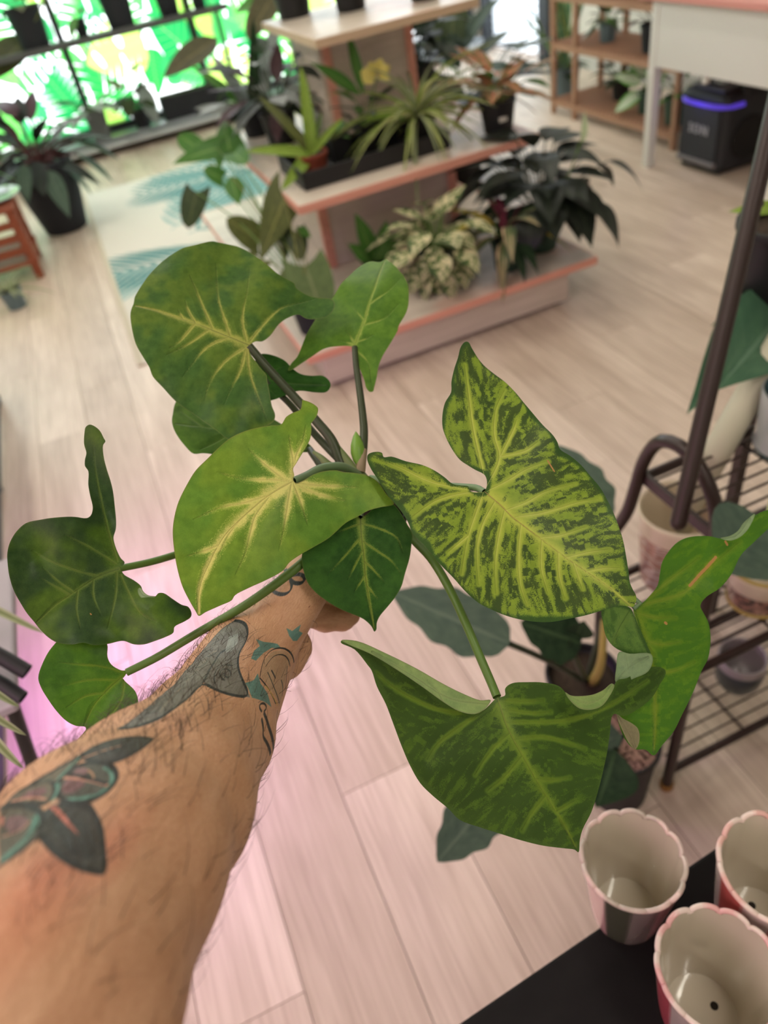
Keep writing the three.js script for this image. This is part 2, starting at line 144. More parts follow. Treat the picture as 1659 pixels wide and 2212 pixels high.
const LEAF={
L1:{"J":[0.0557,1.2668,-0.468],"U":[-0.7598,0.4196,-0.4966],"N":[0.0773,0.8168,0.5718],"L":82.1,"h":{"fold":-0.2,"droop":-0.1,"wave":0.13,"wf":8,"wp":1.0},"out":[[-0.3,0.9],[-1.4,-2.1],[-3.5,-4.6],[-7.0,-6.0],[-10.5,-12.8],[-12.8,-25.6],[-16.6,-34.2],[-22.6,-41.1],[-27.0,-39.8],[-29.8,-39.6],[-34.7,-41.2],[-41.5,-44.9],[-44.4,-50.8],[-44.0,-58.3],[-41.9,-62.0],[-38.7,-63.9],[-30.9,-63.0],[-24.2,-62.3],[-18.4,-62.8],[-12.9,-64.0],[-10.8,-66.9],[-5.1,-66.9],[2.7,-67.7],[9.5,-71.4],[18.4,-77.3],[29.2,-84.1],[38.8,-87.4],[46.8,-86.0],[54.1,-83.2],[57.1,-82.0],[62.5,-76.4],[67.3,-71.1],[73.5,-65.9],[78.7,-58.1],[83.4,-49.0],[86.7,-37.4],[87.6,-23.8],[87.4,-12.7],[85.7,-6.9],[85.0,-1.2],[83.9,3.0],[78.8,12.7],[72.5,22.0],[64.3,29.7],[57.1,36.2],[52.5,41.6],[43.9,46.2],[33.6,51.2],[20.8,55.1],[10.1,59.5],[-0.5,63.8],[-9.1,67.0],[-16.0,61.7],[-24.4,53.3],[-32.6,44.4],[-32.3,39.8],[-28.3,35.0],[-24.7,28.5],[-19.8,19.8],[-18.0,16.4],[-13.1,13.4],[-7.9,9.7],[-3.6,6.5],[-1.3,3.8]],"veins":[[[0.0,-0.0],[11.3,-0.9],[24.6,-2.0],[39.5,-3.7],[54.0,-4.3],[67.6,-5.6],[83.4,-5.3]],[[2.6,-2.5],[10.3,-16.3],[13.6,-27.1],[16.8,-43.7],[23.3,-67.7]],[[14.2,-2.5],[22.8,-14.7],[32.5,-29.7],[40.6,-47.3],[47.3,-63.2]],[[27.1,-3.5],[38.4,-17.6],[51.7,-34.5],[59.1,-43.5]],[[39.6,-4.0],[49.7,-14.7],[53.4,-20.6]],[[49.0,-4.7],[54.8,-11.0]],[[0.2,-3.0],[-2.5,-16.9],[-8.7,-37.8],[-17.2,-49.5],[-28.7,-61.3]],[[1.6,2.8],[11.3,17.0],[16.0,32.5],[15.4,45.0]],[[1.0,3.3],[-0.7,18.4],[0.7,32.4],[1.3,44.8]],[[0.0,3.6],[-7.3,18.8],[-21.1,36.5],[-28.6,45.0]],[[15.1,-0.6],[26.2,11.2],[30.9,23.0],[34.5,34.4]],[[28.5,-2.1],[38.6,12.4],[49.6,24.1]],[[39.3,-3.3],[44.8,13.0],[49.2,18.5]]]},
L2:{"J":[0.1281,1.2404,-0.4661],"U":[0.6567,0.4568,-0.6001],"N":[-0.221,0.8773,0.426],"L":75.6,"h":{"fold":-0.2,"droop":-0.22,"wave":0.1,"wf":8,"wp":0.4},"out":[[-1.2,-0.1],[-0.6,3.7],[-1.7,13.6],[-4.8,23.0],[-12.5,30.9],[-19.0,37.9],[-24.6,44.6],[-24.8,46.9],[-19.6,46.4],[-13.6,42.8],[-3.3,41.7],[8.6,41.9],[24.7,41.5],[37.2,38.5],[44.2,34.8],[57.8,34.0],[70.8,32.1],[84.3,30.5],[92.6,24.5],[91.6,14.3],[96.3,11.9],[92.6,6.8],[84.6,-2.6],[75.6,-11.8],[66.4,-18.3],[48.6,-24.5],[39.6,-25.6],[26.0,-24.7],[21.7,-25.4],[13.8,-24.7],[5.5,-23.2],[-2.4,-21.5],[-10.0,-21.1],[-18.7,-22.5],[-28.0,-23.7],[-31.6,-24.1],[-32.7,-22.1],[-30.0,-18.5],[-24.6,-15.3],[-18.3,-10.6],[-12.1,-5.8],[-5.4,-1.9]],"veins":[[[1.9,-0.1],[11.3,-0.1],[24.6,0.2],[40.6,2.5],[56.6,4.3],[77.4,8.2],[93.9,11.3]],[[3.4,1.8],[8.0,6.7],[12.4,11.3]],[[1.2,2.1],[2.3,7.6],[3.6,14.0]],[[3.9,-0.8],[8.3,-6.7],[12.5,-10.1]],[[17.9,-0.0],[28.8,-12.8],[45.9,-18.0]],[[38.8,1.8],[55.2,-6.4],[72.4,-10.1]],[[22.9,0.3],[37.6,18.1]],[[-2.5,-1.0],[-9.7,-13.0],[-24.3,-20.5]],[[-0.1,2.4],[-7.3,25.1],[-16.3,40.4]]]},
L3:{"J":[0.0423,1.235,-0.3496],"U":[-0.8081,-0.2614,0.528],"N":[0.1307,0.7944,0.5932],"L":94.6,"h":{"fold":-0.15,"droop":-0.12,"wave":0.12,"wf":7,"wp":2.0},"out":[[-0.8,-0.2],[-3.4,-1.0],[-6.6,-3.9],[-10.3,-4.2],[-16.4,-4.6],[-22.7,-5.0],[-28.6,-5.8],[-34.6,-8.7],[-37.3,-10.6],[-39.9,-10.5],[-43.8,-10.6],[-48.0,-12.4],[-49.0,-15.0],[-49.1,-19.2],[-48.5,-22.4],[-48.1,-23.6],[-45.9,-22.5],[-42.0,-21.2],[-37.7,-23.9],[-33.2,-25.7],[-27.3,-25.5],[-23.5,-30.2],[-17.0,-36.6],[-10.1,-41.6],[-2.0,-45.6],[6.8,-47.7],[14.8,-49.3],[23.8,-51.2],[32.9,-50.7],[44.0,-48.7],[53.1,-45.2],[61.2,-40.7],[69.7,-33.8],[77.4,-26.4],[84.4,-18.1],[88.7,-10.8],[92.1,-4.0],[93.3,-1.0],[89.7,1.0],[82.3,5.9],[76.8,9.4],[73.6,9.4],[65.8,13.7],[57.2,19.2],[47.6,24.2],[41.4,24.8],[33.4,27.8],[26.1,31.3],[15.1,36.3],[1.8,39.8],[-4.2,43.2],[-11.5,47.0],[-17.2,51.9],[-23.9,58.1],[-26.6,50.9],[-30.0,42.8],[-30.1,36.6],[-27.0,28.7],[-22.7,21.6],[-21.2,17.7],[-15.7,11.4],[-10.3,7.6],[-4.7,5.3],[-1.6,3.7],[-0.0,2.3]],"veins":[[[0.3,0.2],[8.6,-3.8],[17.2,-7.4],[24.5,-9.4],[35.7,-12.2],[46.2,-14.2],[56.5,-14.0],[66.8,-12.5],[75.7,-10.8],[83.6,-7.6],[92.0,-2.0]],[[1.1,-1.6],[6.9,-11.8],[13.7,-23.4],[18.6,-39.7]],[[1.8,-2.9],[0.2,-16.1],[-1.8,-26.7],[-3.2,-32.3]],[[-1.0,-0.8],[-11.3,-6.6],[-17.8,-12.5],[-23.8,-17.4]],[[-1.7,-0.7],[-13.9,-6.5],[-24.3,-8.4],[-34.8,-12.6]],[[14.3,-5.8],[25.8,-15.4],[35.6,-25.9],[49.2,-34.8]],[[1.2,0.2],[15.2,6.3],[26.2,11.2],[38.4,15.8]],[[16.1,-5.8],[29.6,-6.1],[39.4,-3.0],[50.6,1.1],[63.8,3.3]],[[0.3,2.5],[-1.3,13.5],[-6.1,26.1],[-9.0,32.7]],[[-0.3,3.3],[-7.7,15.3],[-15.1,26.4],[-20.0,34.2]],[[0.9,1.1],[8.0,11.1],[16.4,21.4]],[[54.8,-14.0],[61.9,-19.2],[69.1,-25.5]],[[35.7,-12.2],[46.6,-12.8],[59.2,-11.0]]]},
L4:{"J":[0.0742,1.1989,-0.3374],"U":[-0.2702,-0.6507,0.7096],"N":[0.0282,0.7314,0.6814],"L":70.3,"h":{"fold":0.22,"droop":-0.15,"wave":0.06,"wf":8,"wp":0.2},"out":[[0.6,-0.1],[-0.6,1.6],[-2.3,5.0],[-7.3,10.7],[-8.7,16.0],[-4.9,21.6],[1.0,24.9],[8.8,28.0],[14.2,30.0],[20.2,28.9],[28.2,26.9],[37.9,22.9],[44.8,20.2],[51.3,15.5],[55.8,11.1],[61.3,5.5],[65.1,3.4],[69.1,2.8],[70.2,1.5],[66.7,-0.1],[61.5,-5.0],[57.0,-13.2],[53.7,-19.2],[49.5,-25.1],[42.7,-32.6],[36.2,-37.1],[29.2,-38.9],[23.2,-39.4],[18.4,-38.6],[11.7,-34.6],[4.1,-26.5],[-3.5,-16.1],[-6.1,-7.3],[-3.1,-2.3]],"veins":[[[0.3,-0.0],[11.2,-0.8],[22.6,-0.6],[36.9,-1.0],[52.4,0.1],[67.9,1.4]],[[3.5,-0.1],[5.4,-7.6],[8.0,-15.4]],[[11.2,-0.6],[21.6,-11.6],[32.6,-24.4]],[[3.5,-0.1],[7.2,8.9],[15.0,20.3],[24.6,23.3]],[[14.4,-0.4],[22.8,9.2],[28.8,15.7],[37.7,20.9]],[[19.5,-0.5],[29.2,-7.1],[36.8,-12.2]],[[26.7,-0.7],[33.6,5.0],[41.4,10.4]],[[34.9,-0.8],[44.3,-8.7]],[[42.1,-0.5],[51.0,5.4]]]},
L5:{"J":[0.1407,1.2173,-0.2979],"U":[0.3838,-0.3588,0.8509],"N":[-0.1961,0.8687,0.4548],"L":103.2,"h":{"fold":-0.14,"droop":-0.12,"wave":0.12,"wf":8,"wp":0.8},"out":[[-0.1,0.4],[-1.6,4.3],[-6.4,8.1],[-12.8,7.1],[-17.6,6.5],[-23.9,6.1],[-32.9,8.7],[-40.8,12.4],[-45.7,15.7],[-51.2,21.9],[-55.5,29.2],[-57.7,37.3],[-62.1,42.7],[-66.8,51.1],[-69.7,57.8],[-72.8,64.0],[-73.3,68.6],[-71.9,70.3],[-68.1,69.1],[-60.8,67.0],[-54.7,66.4],[-47.9,66.6],[-39.4,66.4],[-29.1,63.8],[-19.7,60.3],[-11.0,57.6],[-1.3,55.3],[7.2,54.4],[11.7,52.9],[15.5,50.6],[22.5,51.7],[30.3,51.6],[39.6,49.3],[47.4,47.0],[55.0,43.2],[63.1,38.7],[70.2,34.1],[76.9,29.3],[82.8,24.0],[89.2,17.9],[94.0,13.0],[97.5,11.0],[101.2,9.3],[103.2,5.9],[103.4,3.2],[101.1,1.5],[98.1,-0.9],[92.6,-9.0],[87.3,-17.5],[81.5,-25.2],[75.5,-32.7],[69.8,-37.6],[61.7,-42.7],[53.6,-46.4],[46.7,-48.6],[38.4,-50.8],[28.5,-51.0],[18.5,-49.8],[10.2,-49.1],[2.4,-47.7],[-7.3,-45.9],[-16.5,-44.9],[-23.8,-41.4],[-29.6,-39.5],[-36.1,-38.2],[-43.9,-37.0],[-53.0,-34.2],[-60.1,-32.3],[-66.1,-29.4],[-67.8,-26.7],[-65.7,-22.8],[-62.2,-20.5],[-59.7,-21.7],[-56.3,-18.5],[-47.7,-15.0],[-39.1,-10.7],[-31.5,-8.6],[-24.0,-7.9],[-17.3,-7.9],[-12.7,-5.5],[-9.2,-3.4],[-6.4,-4.8],[-0.7,-1.0]],"veins":[[[-0.0,0.0],[11.8,-0.5],[21.6,-1.7],[32.8,-1.5],[47.1,-0.9],[61.3,-0.2],[77.9,1.8],[90.4,2.9],[101.3,2.8]],[[-1.0,2.7],[-7.1,22.3],[-19.0,31.8],[-29.9,46.6],[-35.2,61.2]],[[-4.2,5.7],[-30.6,26.5],[-50.5,45.0],[-64.1,57.7]],[[-7.5,23.5],[-12.5,41.6],[-15.3,48.3]],[[-7.1,23.1],[1.5,35.7],[3.3,44.7]],[[1.0,0.8],[5.9,14.4],[9.1,26.2],[15.2,39.5]],[[16.7,-1.1],[22.2,10.0],[26.1,22.5],[35.7,39.4]],[[23.4,-0.8],[33.4,11.7],[43.9,30.2],[52.1,40.6]],[[41.3,-1.3],[49.0,7.6],[56.6,21.6]],[[59.2,-0.7],[65.9,9.5],[74.6,20.3]],[[72.6,0.9],[78.4,9.0],[85.5,15.7]],[[-0.2,-0.8],[5.0,-14.0],[9.8,-25.8],[20.9,-45.0]],[[8.5,-0.5],[12.0,-16.1],[18.7,-28.8],[31.8,-42.9]],[[16.3,-1.4],[22.1,-13.0],[30.9,-27.3],[42.2,-40.2]],[[28.6,-1.7],[37.2,-14.4],[49.4,-27.8],[59.6,-34.1]],[[43.0,-1.2],[52.2,-13.1],[64.0,-21.6]],[[54.4,-0.8],[62.7,-10.3],[73.0,-17.7]],[[64.6,0.2],[77.1,-7.8]],[[-0.6,-1.2],[-8.1,-7.8],[-18.6,-22.0],[-23.3,-37.2]],[[-7.8,-5.0],[-28.4,-15.3],[-45.1,-19.6],[-58.0,-23.7]],[[9.8,-25.8],[7.2,-41.1]]],"scar":[[[[14.8,39.7],[17.3,38.8],[21.8,37.1]],0.45]]},
L6:{"J":[0.1042,1.1286,-0.2277],"U":[0.0259,-0.4934,0.8694],"N":[0.0203,0.8698,0.493],"L":91.9,"h":{"fold":-0.18,"droop":-0.16,"wave":0.1,"wf":8,"wp":0.0},"out":[[0.8,-0.6],[1.8,-4.4],[3.5,-10.4],[3.1,-16.1],[-2.2,-23.4],[-10.7,-29.0],[-23.8,-36.0],[-39.3,-45.8],[-53.7,-56.2],[-63.6,-65.2],[-67.8,-68.4],[-66.8,-69.1],[-59.8,-63.6],[-48.4,-60.3],[-44.8,-59.4],[-35.7,-60.1],[-24.3,-59.3],[-11.7,-60.2],[0.8,-61.5],[11.7,-62.1],[23.0,-61.1],[32.5,-57.3],[42.6,-52.0],[50.2,-49.0],[58.9,-40.3],[67.0,-31.4],[75.1,-22.4],[82.6,-12.9],[89.1,-2.7],[92.5,2.6],[94.8,4.2],[89.7,7.7],[85.6,11.7],[79.6,21.4],[71.6,30.5],[63.2,39.3],[55.6,47.3],[47.6,55.1],[39.3,63.2],[43.2,69.4],[43.5,79.7],[41.6,92.9],[37.1,102.4],[32.9,110.1],[30.7,110.7],[27.4,107.0],[24.8,99.6],[24.0,91.3],[24.5,82.5],[23.1,75.8],[25.2,71.2],[29.0,65.5],[31.5,57.9],[30.4,50.3],[26.9,44.1],[20.8,40.5],[15.5,39.5],[10.6,37.6],[4.8,29.6],[0.6,20.8],[-2.7,11.6],[-1.7,6.4],[1.6,4.5],[1.5,1.8]],"veins":[[[0.5,-0.4],[7.7,-1.6],[16.7,-3.0],[26.2,-3.0],[37.6,-2.2],[51.9,-1.1],[65.0,0.7],[78.2,2.7],[93.2,4.0]],[[2.5,-0.5],[10.4,15.0],[13.7,24.3]],[[7.7,-1.6],[17.5,14.6],[21.6,25.5]],[[25.6,-2.7],[31.6,13.9],[41.6,27.2],[48.4,35.0]],[[1.9,-1.9],[5.0,-20.4],[8.7,-42.4],[13.7,-51.7]],[[21.3,-3.4],[25.4,-17.6],[32.8,-31.2]],[[35.2,-2.3],[41.1,-17.2],[43.5,-28.2]],[[49.4,-1.5],[54.1,6.6],[57.7,17.7]],[[1.5,-1.7],[-3.5,-27.7],[-27.5,-49.4],[-42.6,-57.9]],[[15.4,-2.3],[30.2,34.1],[33.7,64.9],[31.7,95.8]],[[60.0,-0.2],[64.2,-10.6],[70.2,-20.0]],[[70.0,1.6],[70.1,14.4]]]},
L7:{"J":[0.2118,1.1235,-0.2466],"U":[-0.2868,-0.6736,0.6812],"N":[-0.131,0.732,0.6686],"L":91.1,"h":{"fold":-0.1,"droop":-0.08,"wave":0.14,"wf":8,"wp":0.6},"out":[[0.9,0.2],[-3.0,7.4],[-6.9,12.5],[-12.2,17.9],[-19.3,20.6],[-26.4,23.3],[-33.3,29.3],[-38.6,36.7],[-40.9,45.5],[-40.3,58.9],[-37.9,68.3],[-40.9,78.4],[-46.3,85.3],[-51.9,94.9],[-53.5,103.0],[-53.9,112.8],[-49.0,114.9],[-42.2,103.2],[-33.6,90.2],[-25.6,78.0],[-14.4,67.7],[-6.5,57.6],[-1.7,47.8],[3.2,43.7],[8.4,45.6],[14.6,48.6],[25.3,50.1],[36.7,46.9],[44.5,40.2],[57.8,31.4],[68.6,24.0],[79.5,17.0],[87.3,8.7],[93.0,2.7],[88.9,-2.0],[87.6,-9.1],[81.8,-13.9],[74.3,-16.6],[65.5,-17.7],[52.6,-15.9],[38.2,-14.9],[27.6,-11.5],[28.1,4.6],[16.9,3.0],[6.5,0.6]],"veins":[[[0.9,0.2],[16.9,3.0],[28.8,6.0],[49.2,7.1],[69.4,5.8],[90.9,2.9]],[[2.7,1.1],[7.1,12.0],[9.3,27.1]],[[-1.1,3.5],[-4.0,25.8],[-6.5,35.2],[-18.9,53.2],[-34.6,80.6]],[[21.5,5.4],[24.7,15.9],[24.5,28.7]],[[40.4,6.1],[42.1,19.9],[38.3,36.6]],[[-5.6,10.8],[-15.6,27.7],[-26.9,49.3]]],"scar":[[[[-10.0,38.8],[-16.0,46.2],[-21.3,54.0],[-26.1,60.7]],1.0],[[[11.5,19.7],[12.1,20.3]],0.9],[[[-35.6,70.1],[-33.4,70.9]],0.8]]},
L7b:{"J":[0.2086,1.1267,-0.2448],"U":[-0.7968,-0.4522,0.4008],"N":[-0.0639,0.7227,0.6882],"L":26.7,"h":{"fold":0.1,"droop":-0.15,"wave":0.03,"wf":6,"wp":0.6},"out":[[0.0,-0.0],[0.4,-4.7],[3.3,-11.3],[7.8,-15.7],[10.7,-16.1],[16.7,-11.1],[22.4,-5.3],[25.6,1.8],[25.8,9.3],[23.1,17.2],[18.9,24.4],[15.2,20.0],[9.6,12.6],[3.9,5.3]],"veins":[[[0.0,-0.0],[12.3,-0.5],[24.9,0.7]],[[1.0,0.5],[9.7,9.5],[18.9,22.2]]]},
L8:{"J":[-0.0713,1.2076,-0.366],"U":[-0.9547,-0.0475,0.2939],"N":[0.1588,0.7537,0.6377],"L":54.3,"h":{"fold":0.26,"droop":-0.2,"wave":0.3,"wf":7,"wp":0.6},"out":[[-1.0,0.5],[-4.8,-1.1],[-4.5,-4.6],[-5.3,-9.7],[-6.7,-14.3],[-8.1,-17.1],[-11.8,-20.4],[-14.7,-24.3],[-19.4,-32.7],[-23.5,-40.3],[-25.6,-45.7],[-27.3,-51.3],[-29.8,-57.8],[-33.0,-62.7],[-35.1,-63.3],[-35.4,-65.3],[-35.9,-69.7],[-35.0,-73.5],[-33.3,-76.2],[-30.9,-76.8],[-28.5,-74.9],[-25.2,-70.9],[-23.4,-66.3],[-20.8,-64.1],[-18.7,-61.2],[-18.5,-57.7],[-14.2,-51.5],[-11.2,-45.1],[-8.4,-38.3],[-4.8,-34.5],[-1.7,-33.9],[3.1,-37.1],[10.7,-41.7],[18.1,-46.5],[26.7,-51.4],[33.1,-51.0],[39.2,-47.8],[44.2,-42.7],[48.0,-36.2],[51.5,-28.9],[53.6,-22.7],[54.7,-15.7],[55.3,-9.1],[55.0,-3.3],[54.9,1.4],[53.7,9.3],[51.3,15.3],[45.0,22.1],[39.9,25.0],[36.2,29.7],[29.7,33.7],[23.7,36.2],[21.4,38.0],[18.5,42.8],[14.0,46.7],[8.5,49.1],[2.9,51.1],[-2.2,51.9],[-4.7,49.5],[-11.0,50.1],[-15.7,49.9],[-17.7,47.8],[-18.3,43.7],[-16.0,40.6],[-13.8,34.6],[-11.7,28.6],[-9.3,26.9],[-6.6,27.5],[-3.5,25.0],[-3.2,20.0],[-4.0,16.9],[-2.8,11.2],[-0.5,5.3],[-0.5,2.6]],"veins":[[[0.0,0.0],[11.7,-2.9],[18.5,-3.2],[28.8,-3.4],[40.0,-3.6],[54.4,-1.9]],[[11.7,-2.9],[19.3,-12.0],[28.5,-26.7],[32.6,-37.3]],[[28.0,-3.3],[31.3,-13.7],[33.5,-25.8]],[[-0.3,-3.7],[5.9,-18.5],[13.4,-32.0]],[[2.1,1.2],[10.6,12.8],[24.6,25.9]],[[1.2,3.9],[3.9,17.3],[5.4,30.3],[1.7,40.4]],[[15.1,-3.0],[20.4,5.0],[23.3,17.4]],[[30.5,-3.4],[34.1,-12.1],[38.0,-21.5]],[[-2.1,-4.4],[-6.6,-18.0],[-12.5,-33.5],[-21.7,-54.5],[-28.5,-66.1]],[[25.4,-3.2],[32.1,5.5],[36.6,16.7]]],"scar":[[[[27.6,12.8],[27.5,13.5]],0.35]]},
L9:{"J":[-0.0892,1.163,-0.3266],"U":[-0.8524,-0.3104,0.4209],"N":[0.0034,0.8015,0.5979],"L":37.3,"h":{"fold":0.22,"droop":-0.2,"wave":0.08,"wf":8,"wp":0.6},"out":[[-1.0,-0.5],[0.7,-3.4],[1.2,-9.9],[-1.1,-14.4],[-6.8,-19.3],[-7.7,-26.7],[-2.4,-35.8],[5.4,-41.4],[9.9,-42.2],[16.2,-42.6],[23.5,-41.3],[30.8,-38.3],[34.4,-33.8],[37.2,-28.2],[40.7,-19.5],[42.2,-11.9],[41.3,-5.7],[38.8,-1.1],[39.9,0.3],[46.8,-0.7],[56.1,-2.0],[64.1,0.6],[57.4,9.7],[42.1,17.4],[28.6,22.9],[17.1,22.2],[11.5,18.6],[8.1,15.7],[5.2,11.0],[4.7,2.8],[4.2,0.5],[1.9,0.4]],"veins":[[[-0.0,0.0],[12.6,-2.6],[25.8,-3.9],[38.3,-1.9]],[[1.0,-1.8],[5.2,-13.5],[11.8,-24.8],[17.3,-34.5]],[[6.4,-1.7],[15.9,-15.2],[26.7,-24.8]],[[16.1,-2.7],[23.8,-10.8],[35.5,-16.0]],[[2.4,0.2],[13.8,7.4],[35.2,6.1],[54.9,1.6]],[[20.3,9.8],[14.6,14.1]]]},
L10:{"J":[0.0728,1.1848,-0.4444],"U":[-0.8521,0.3813,-0.3584],"N":[0.3082,0.9192,0.245],"L":97.2,"h":{"fold":-0.06,"droop":-0.06,"wave":0.05,"wf":8,"wp":0.6},"out":[[-0.3,2.8],[-2.1,-0.6],[-0.3,-4.1],[10.8,-13.5],[28.5,-26.1],[49.5,-40.0],[70.1,-48.0],[90.6,-47.2],[101.4,-40.2],[103.8,-30.9],[102.9,-18.7],[101.4,-8.2],[96.4,3.2],[87.6,14.7],[79.9,21.7],[73.9,20.2],[67.6,20.1],[53.5,21.3],[33.8,15.4],[15.2,7.7],[3.6,4.2]],"veins":[[[-0.0,-0.0],[23.0,-1.9],[50.0,-5.6],[76.3,-6.3],[98.4,-6.5]],[[68.4,-5.8],[85.3,-19.5],[94.2,-31.0]],[[56.5,-5.2],[68.2,9.7],[75.9,16.5]],[[78.9,-6.2],[91.3,-16.2],[97.6,-21.7]]]},
L11:{"J":[0.0591,1.2295,-0.4924],"U":[0.8445,-0.2663,0.4646],"N":[0.065,0.9121,0.4048],"L":53.0,"h":{"fold":0.08,"droop":-0.08,"wave":0.03,"wf":8,"wp":0.6},"out":[[-6.3,10.3],[-2.5,18.3],[5.6,19.1],[15.7,16.5],[23.0,10.7],[29.8,7.4],[37.9,7.9],[45.8,10.1],[51.0,7.5],[53.0,3.2],[50.8,-3.4],[43.2,-6.2],[31.4,-8.0],[22.1,-15.3],[14.1,-21.8],[6.8,-24.5],[-4.8,-20.5],[-11.7,-7.9],[-11.8,4.3]],"veins":[[[0.0,-0.0],[15.7,-3.6],[28.9,-2.0],[49.7,3.1]],[[1.3,0.3],[10.8,7.1],[16.7,11.7]],[[3.0,-1.1],[10.7,-12.0],[15.6,-16.1]]]},
F6a:{"J":[0.0962,1.1311,-0.2238],"U":[-0.6857,0.4033,-0.606],"N":[0.0981,0.8761,0.472],"L":91.0,"h":{"fold":0.0,"droop":-0.03,"wave":0,"wf":1,"wp":0,"arch":0.5},"out":[[91.8,-0.9],[83.2,-4.1],[65.0,-4.0],[44.8,-2.7],[27.8,-0.6],[14.5,0.1],[5.0,-0.4],[-0.7,-2.9],[-0.2,0.7],[1.2,3.7],[5.2,8.1],[14.1,10.2],[24.2,9.0],[38.4,5.8],[55.9,2.4],[73.3,-0.1],[86.5,-0.2]],"veins":[[[0.0,-0.0],[20.6,5.6],[46.3,2.1],[72.3,-1.7]],[[24.3,8.8],[29.2,4.5],[36.8,1.3]]]},
F6b:{"J":[0.1389,1.1291,-0.2093],"U":[0.9515,0.0613,0.3016],"N":[-0.179,0.9074,0.3802],"L":26.5,"h":{"fold":0.0,"droop":0,"wave":0,"wf":1,"wp":0,"arch":0.3},"out":[[-0.4,1.4],[0.7,-3.1],[4.8,-8.7],[10.6,-10.7],[17.1,-10.0],[22.6,-6.0],[27.3,-0.2],[26.1,1.0],[20.6,-1.6],[14.2,-2.9],[6.9,-2.3],[2.0,-0.9]],"veins":[[[0.0,0.0],[8.7,-6.6],[17.8,-6.2],[26.5,-0.0]]]},
F7a:{"J":[0.2884,1.1481,-0.2483],"U":[-0.9806,-0.1076,-0.1639],"N":[-0.1948,0.4423,0.8754],"L":9.3,"h":{"fold":0,"droop":0,"wave":0,"wf":1,"wp":0,"arch":0.2},"out":[[10.4,-0.7],[4.7,0.1],[-0.9,-1.0],[-6.0,-4.7],[-10.7,-6.6],[-14.9,-7.6],[-10.6,-2.4],[-5.9,1.6],[-0.9,3.7],[5.3,3.3]],"veins":[[[9.4,0.3],[0.4,1.8],[-11.1,-5.9]]]},
F7b:{"J":[0.1781,1.0953,-0.2137],"U":[0.8766,0.4353,-0.205],"N":[-0.174,0.684,0.7084],"L":29.8,"h":{"fold":0,"droop":0,"wave":0,"wf":1,"wp":0,"arch":0.1},"out":[[4.9,5.2],[12.7,11.2],[20.8,15.6],[24.2,10.0],[32.5,0.4],[30.6,-3.1],[23.3,-5.5],[14.5,-1.7],[7.6,1.9]],"veins":[[[6.9,5.0],[16.0,5.2],[29.8,-0.0]],[[16.0,5.2],[21.7,11.6]]]},
F7c:{"J":[0.1731,1.0875,-0.2066],"U":[0.0564,-0.6389,0.7672],"N":[-0.0679,0.7642,0.6414],"L":23.3,"h":{"fold":0,"droop":0,"wave":0,"wf":1,"wp":0,"arch":0.2},"out":[[-0.4,-0.1],[4.1,2.0],[9.4,5.8],[14.0,7.6],[20.3,4.8],[23.5,-0.1],[19.4,-1.7],[10.8,-1.8]],"veins":[[[0.4,0.1],[12.1,0.8],[23.1,0.1]]]},
F8:{"J":[-0.0637,1.2017,-0.3484],"U":[0.6714,-0.3723,0.6408],"N":[-0.0698,0.8291,0.5547],"L":10.8,"h":{"fold":0,"droop":0,"wave":0,"wf":1,"wp":0,"arch":0.3},"out":[[-0.6,-0.2],[1.3,-2.8],[5.1,-4.1],[8.5,-2.9],[10.9,0.2],[7.3,-0.8],[4.2,-0.5],[1.4,0.8],[-0.1,1.0]],"veins":[[[0.0,-0.0],[4.6,-2.2],[10.6,-0.4]]]},
F9:{"J":[-0.092,1.1608,-0.3246],"U":[-0.8265,-0.4689,0.3116],"N":[-0.1801,0.7446,0.6427],"L":56.6,"h":{"fold":0.12,"droop":-0.08,"wave":0.04,"wf":7,"wp":0},"out":[[0.2,-0.7],[0.6,1.6],[1.4,9.6],[4.3,14.4],[11.6,19.6],[22.8,21.2],[37.2,16.6],[53.8,8.4],[61.9,-0.7],[54.1,-3.8],[44.4,-2.7],[32.0,-1.0],[19.7,1.3],[8.5,0.5]],"veins":[[[-0.0,0.0],[13.6,5.1],[32.5,3.9],[57.4,-1.4]],[[13.6,5.1],[11.1,12.5]],[[25.1,4.5],[26.0,12.9]]]}};
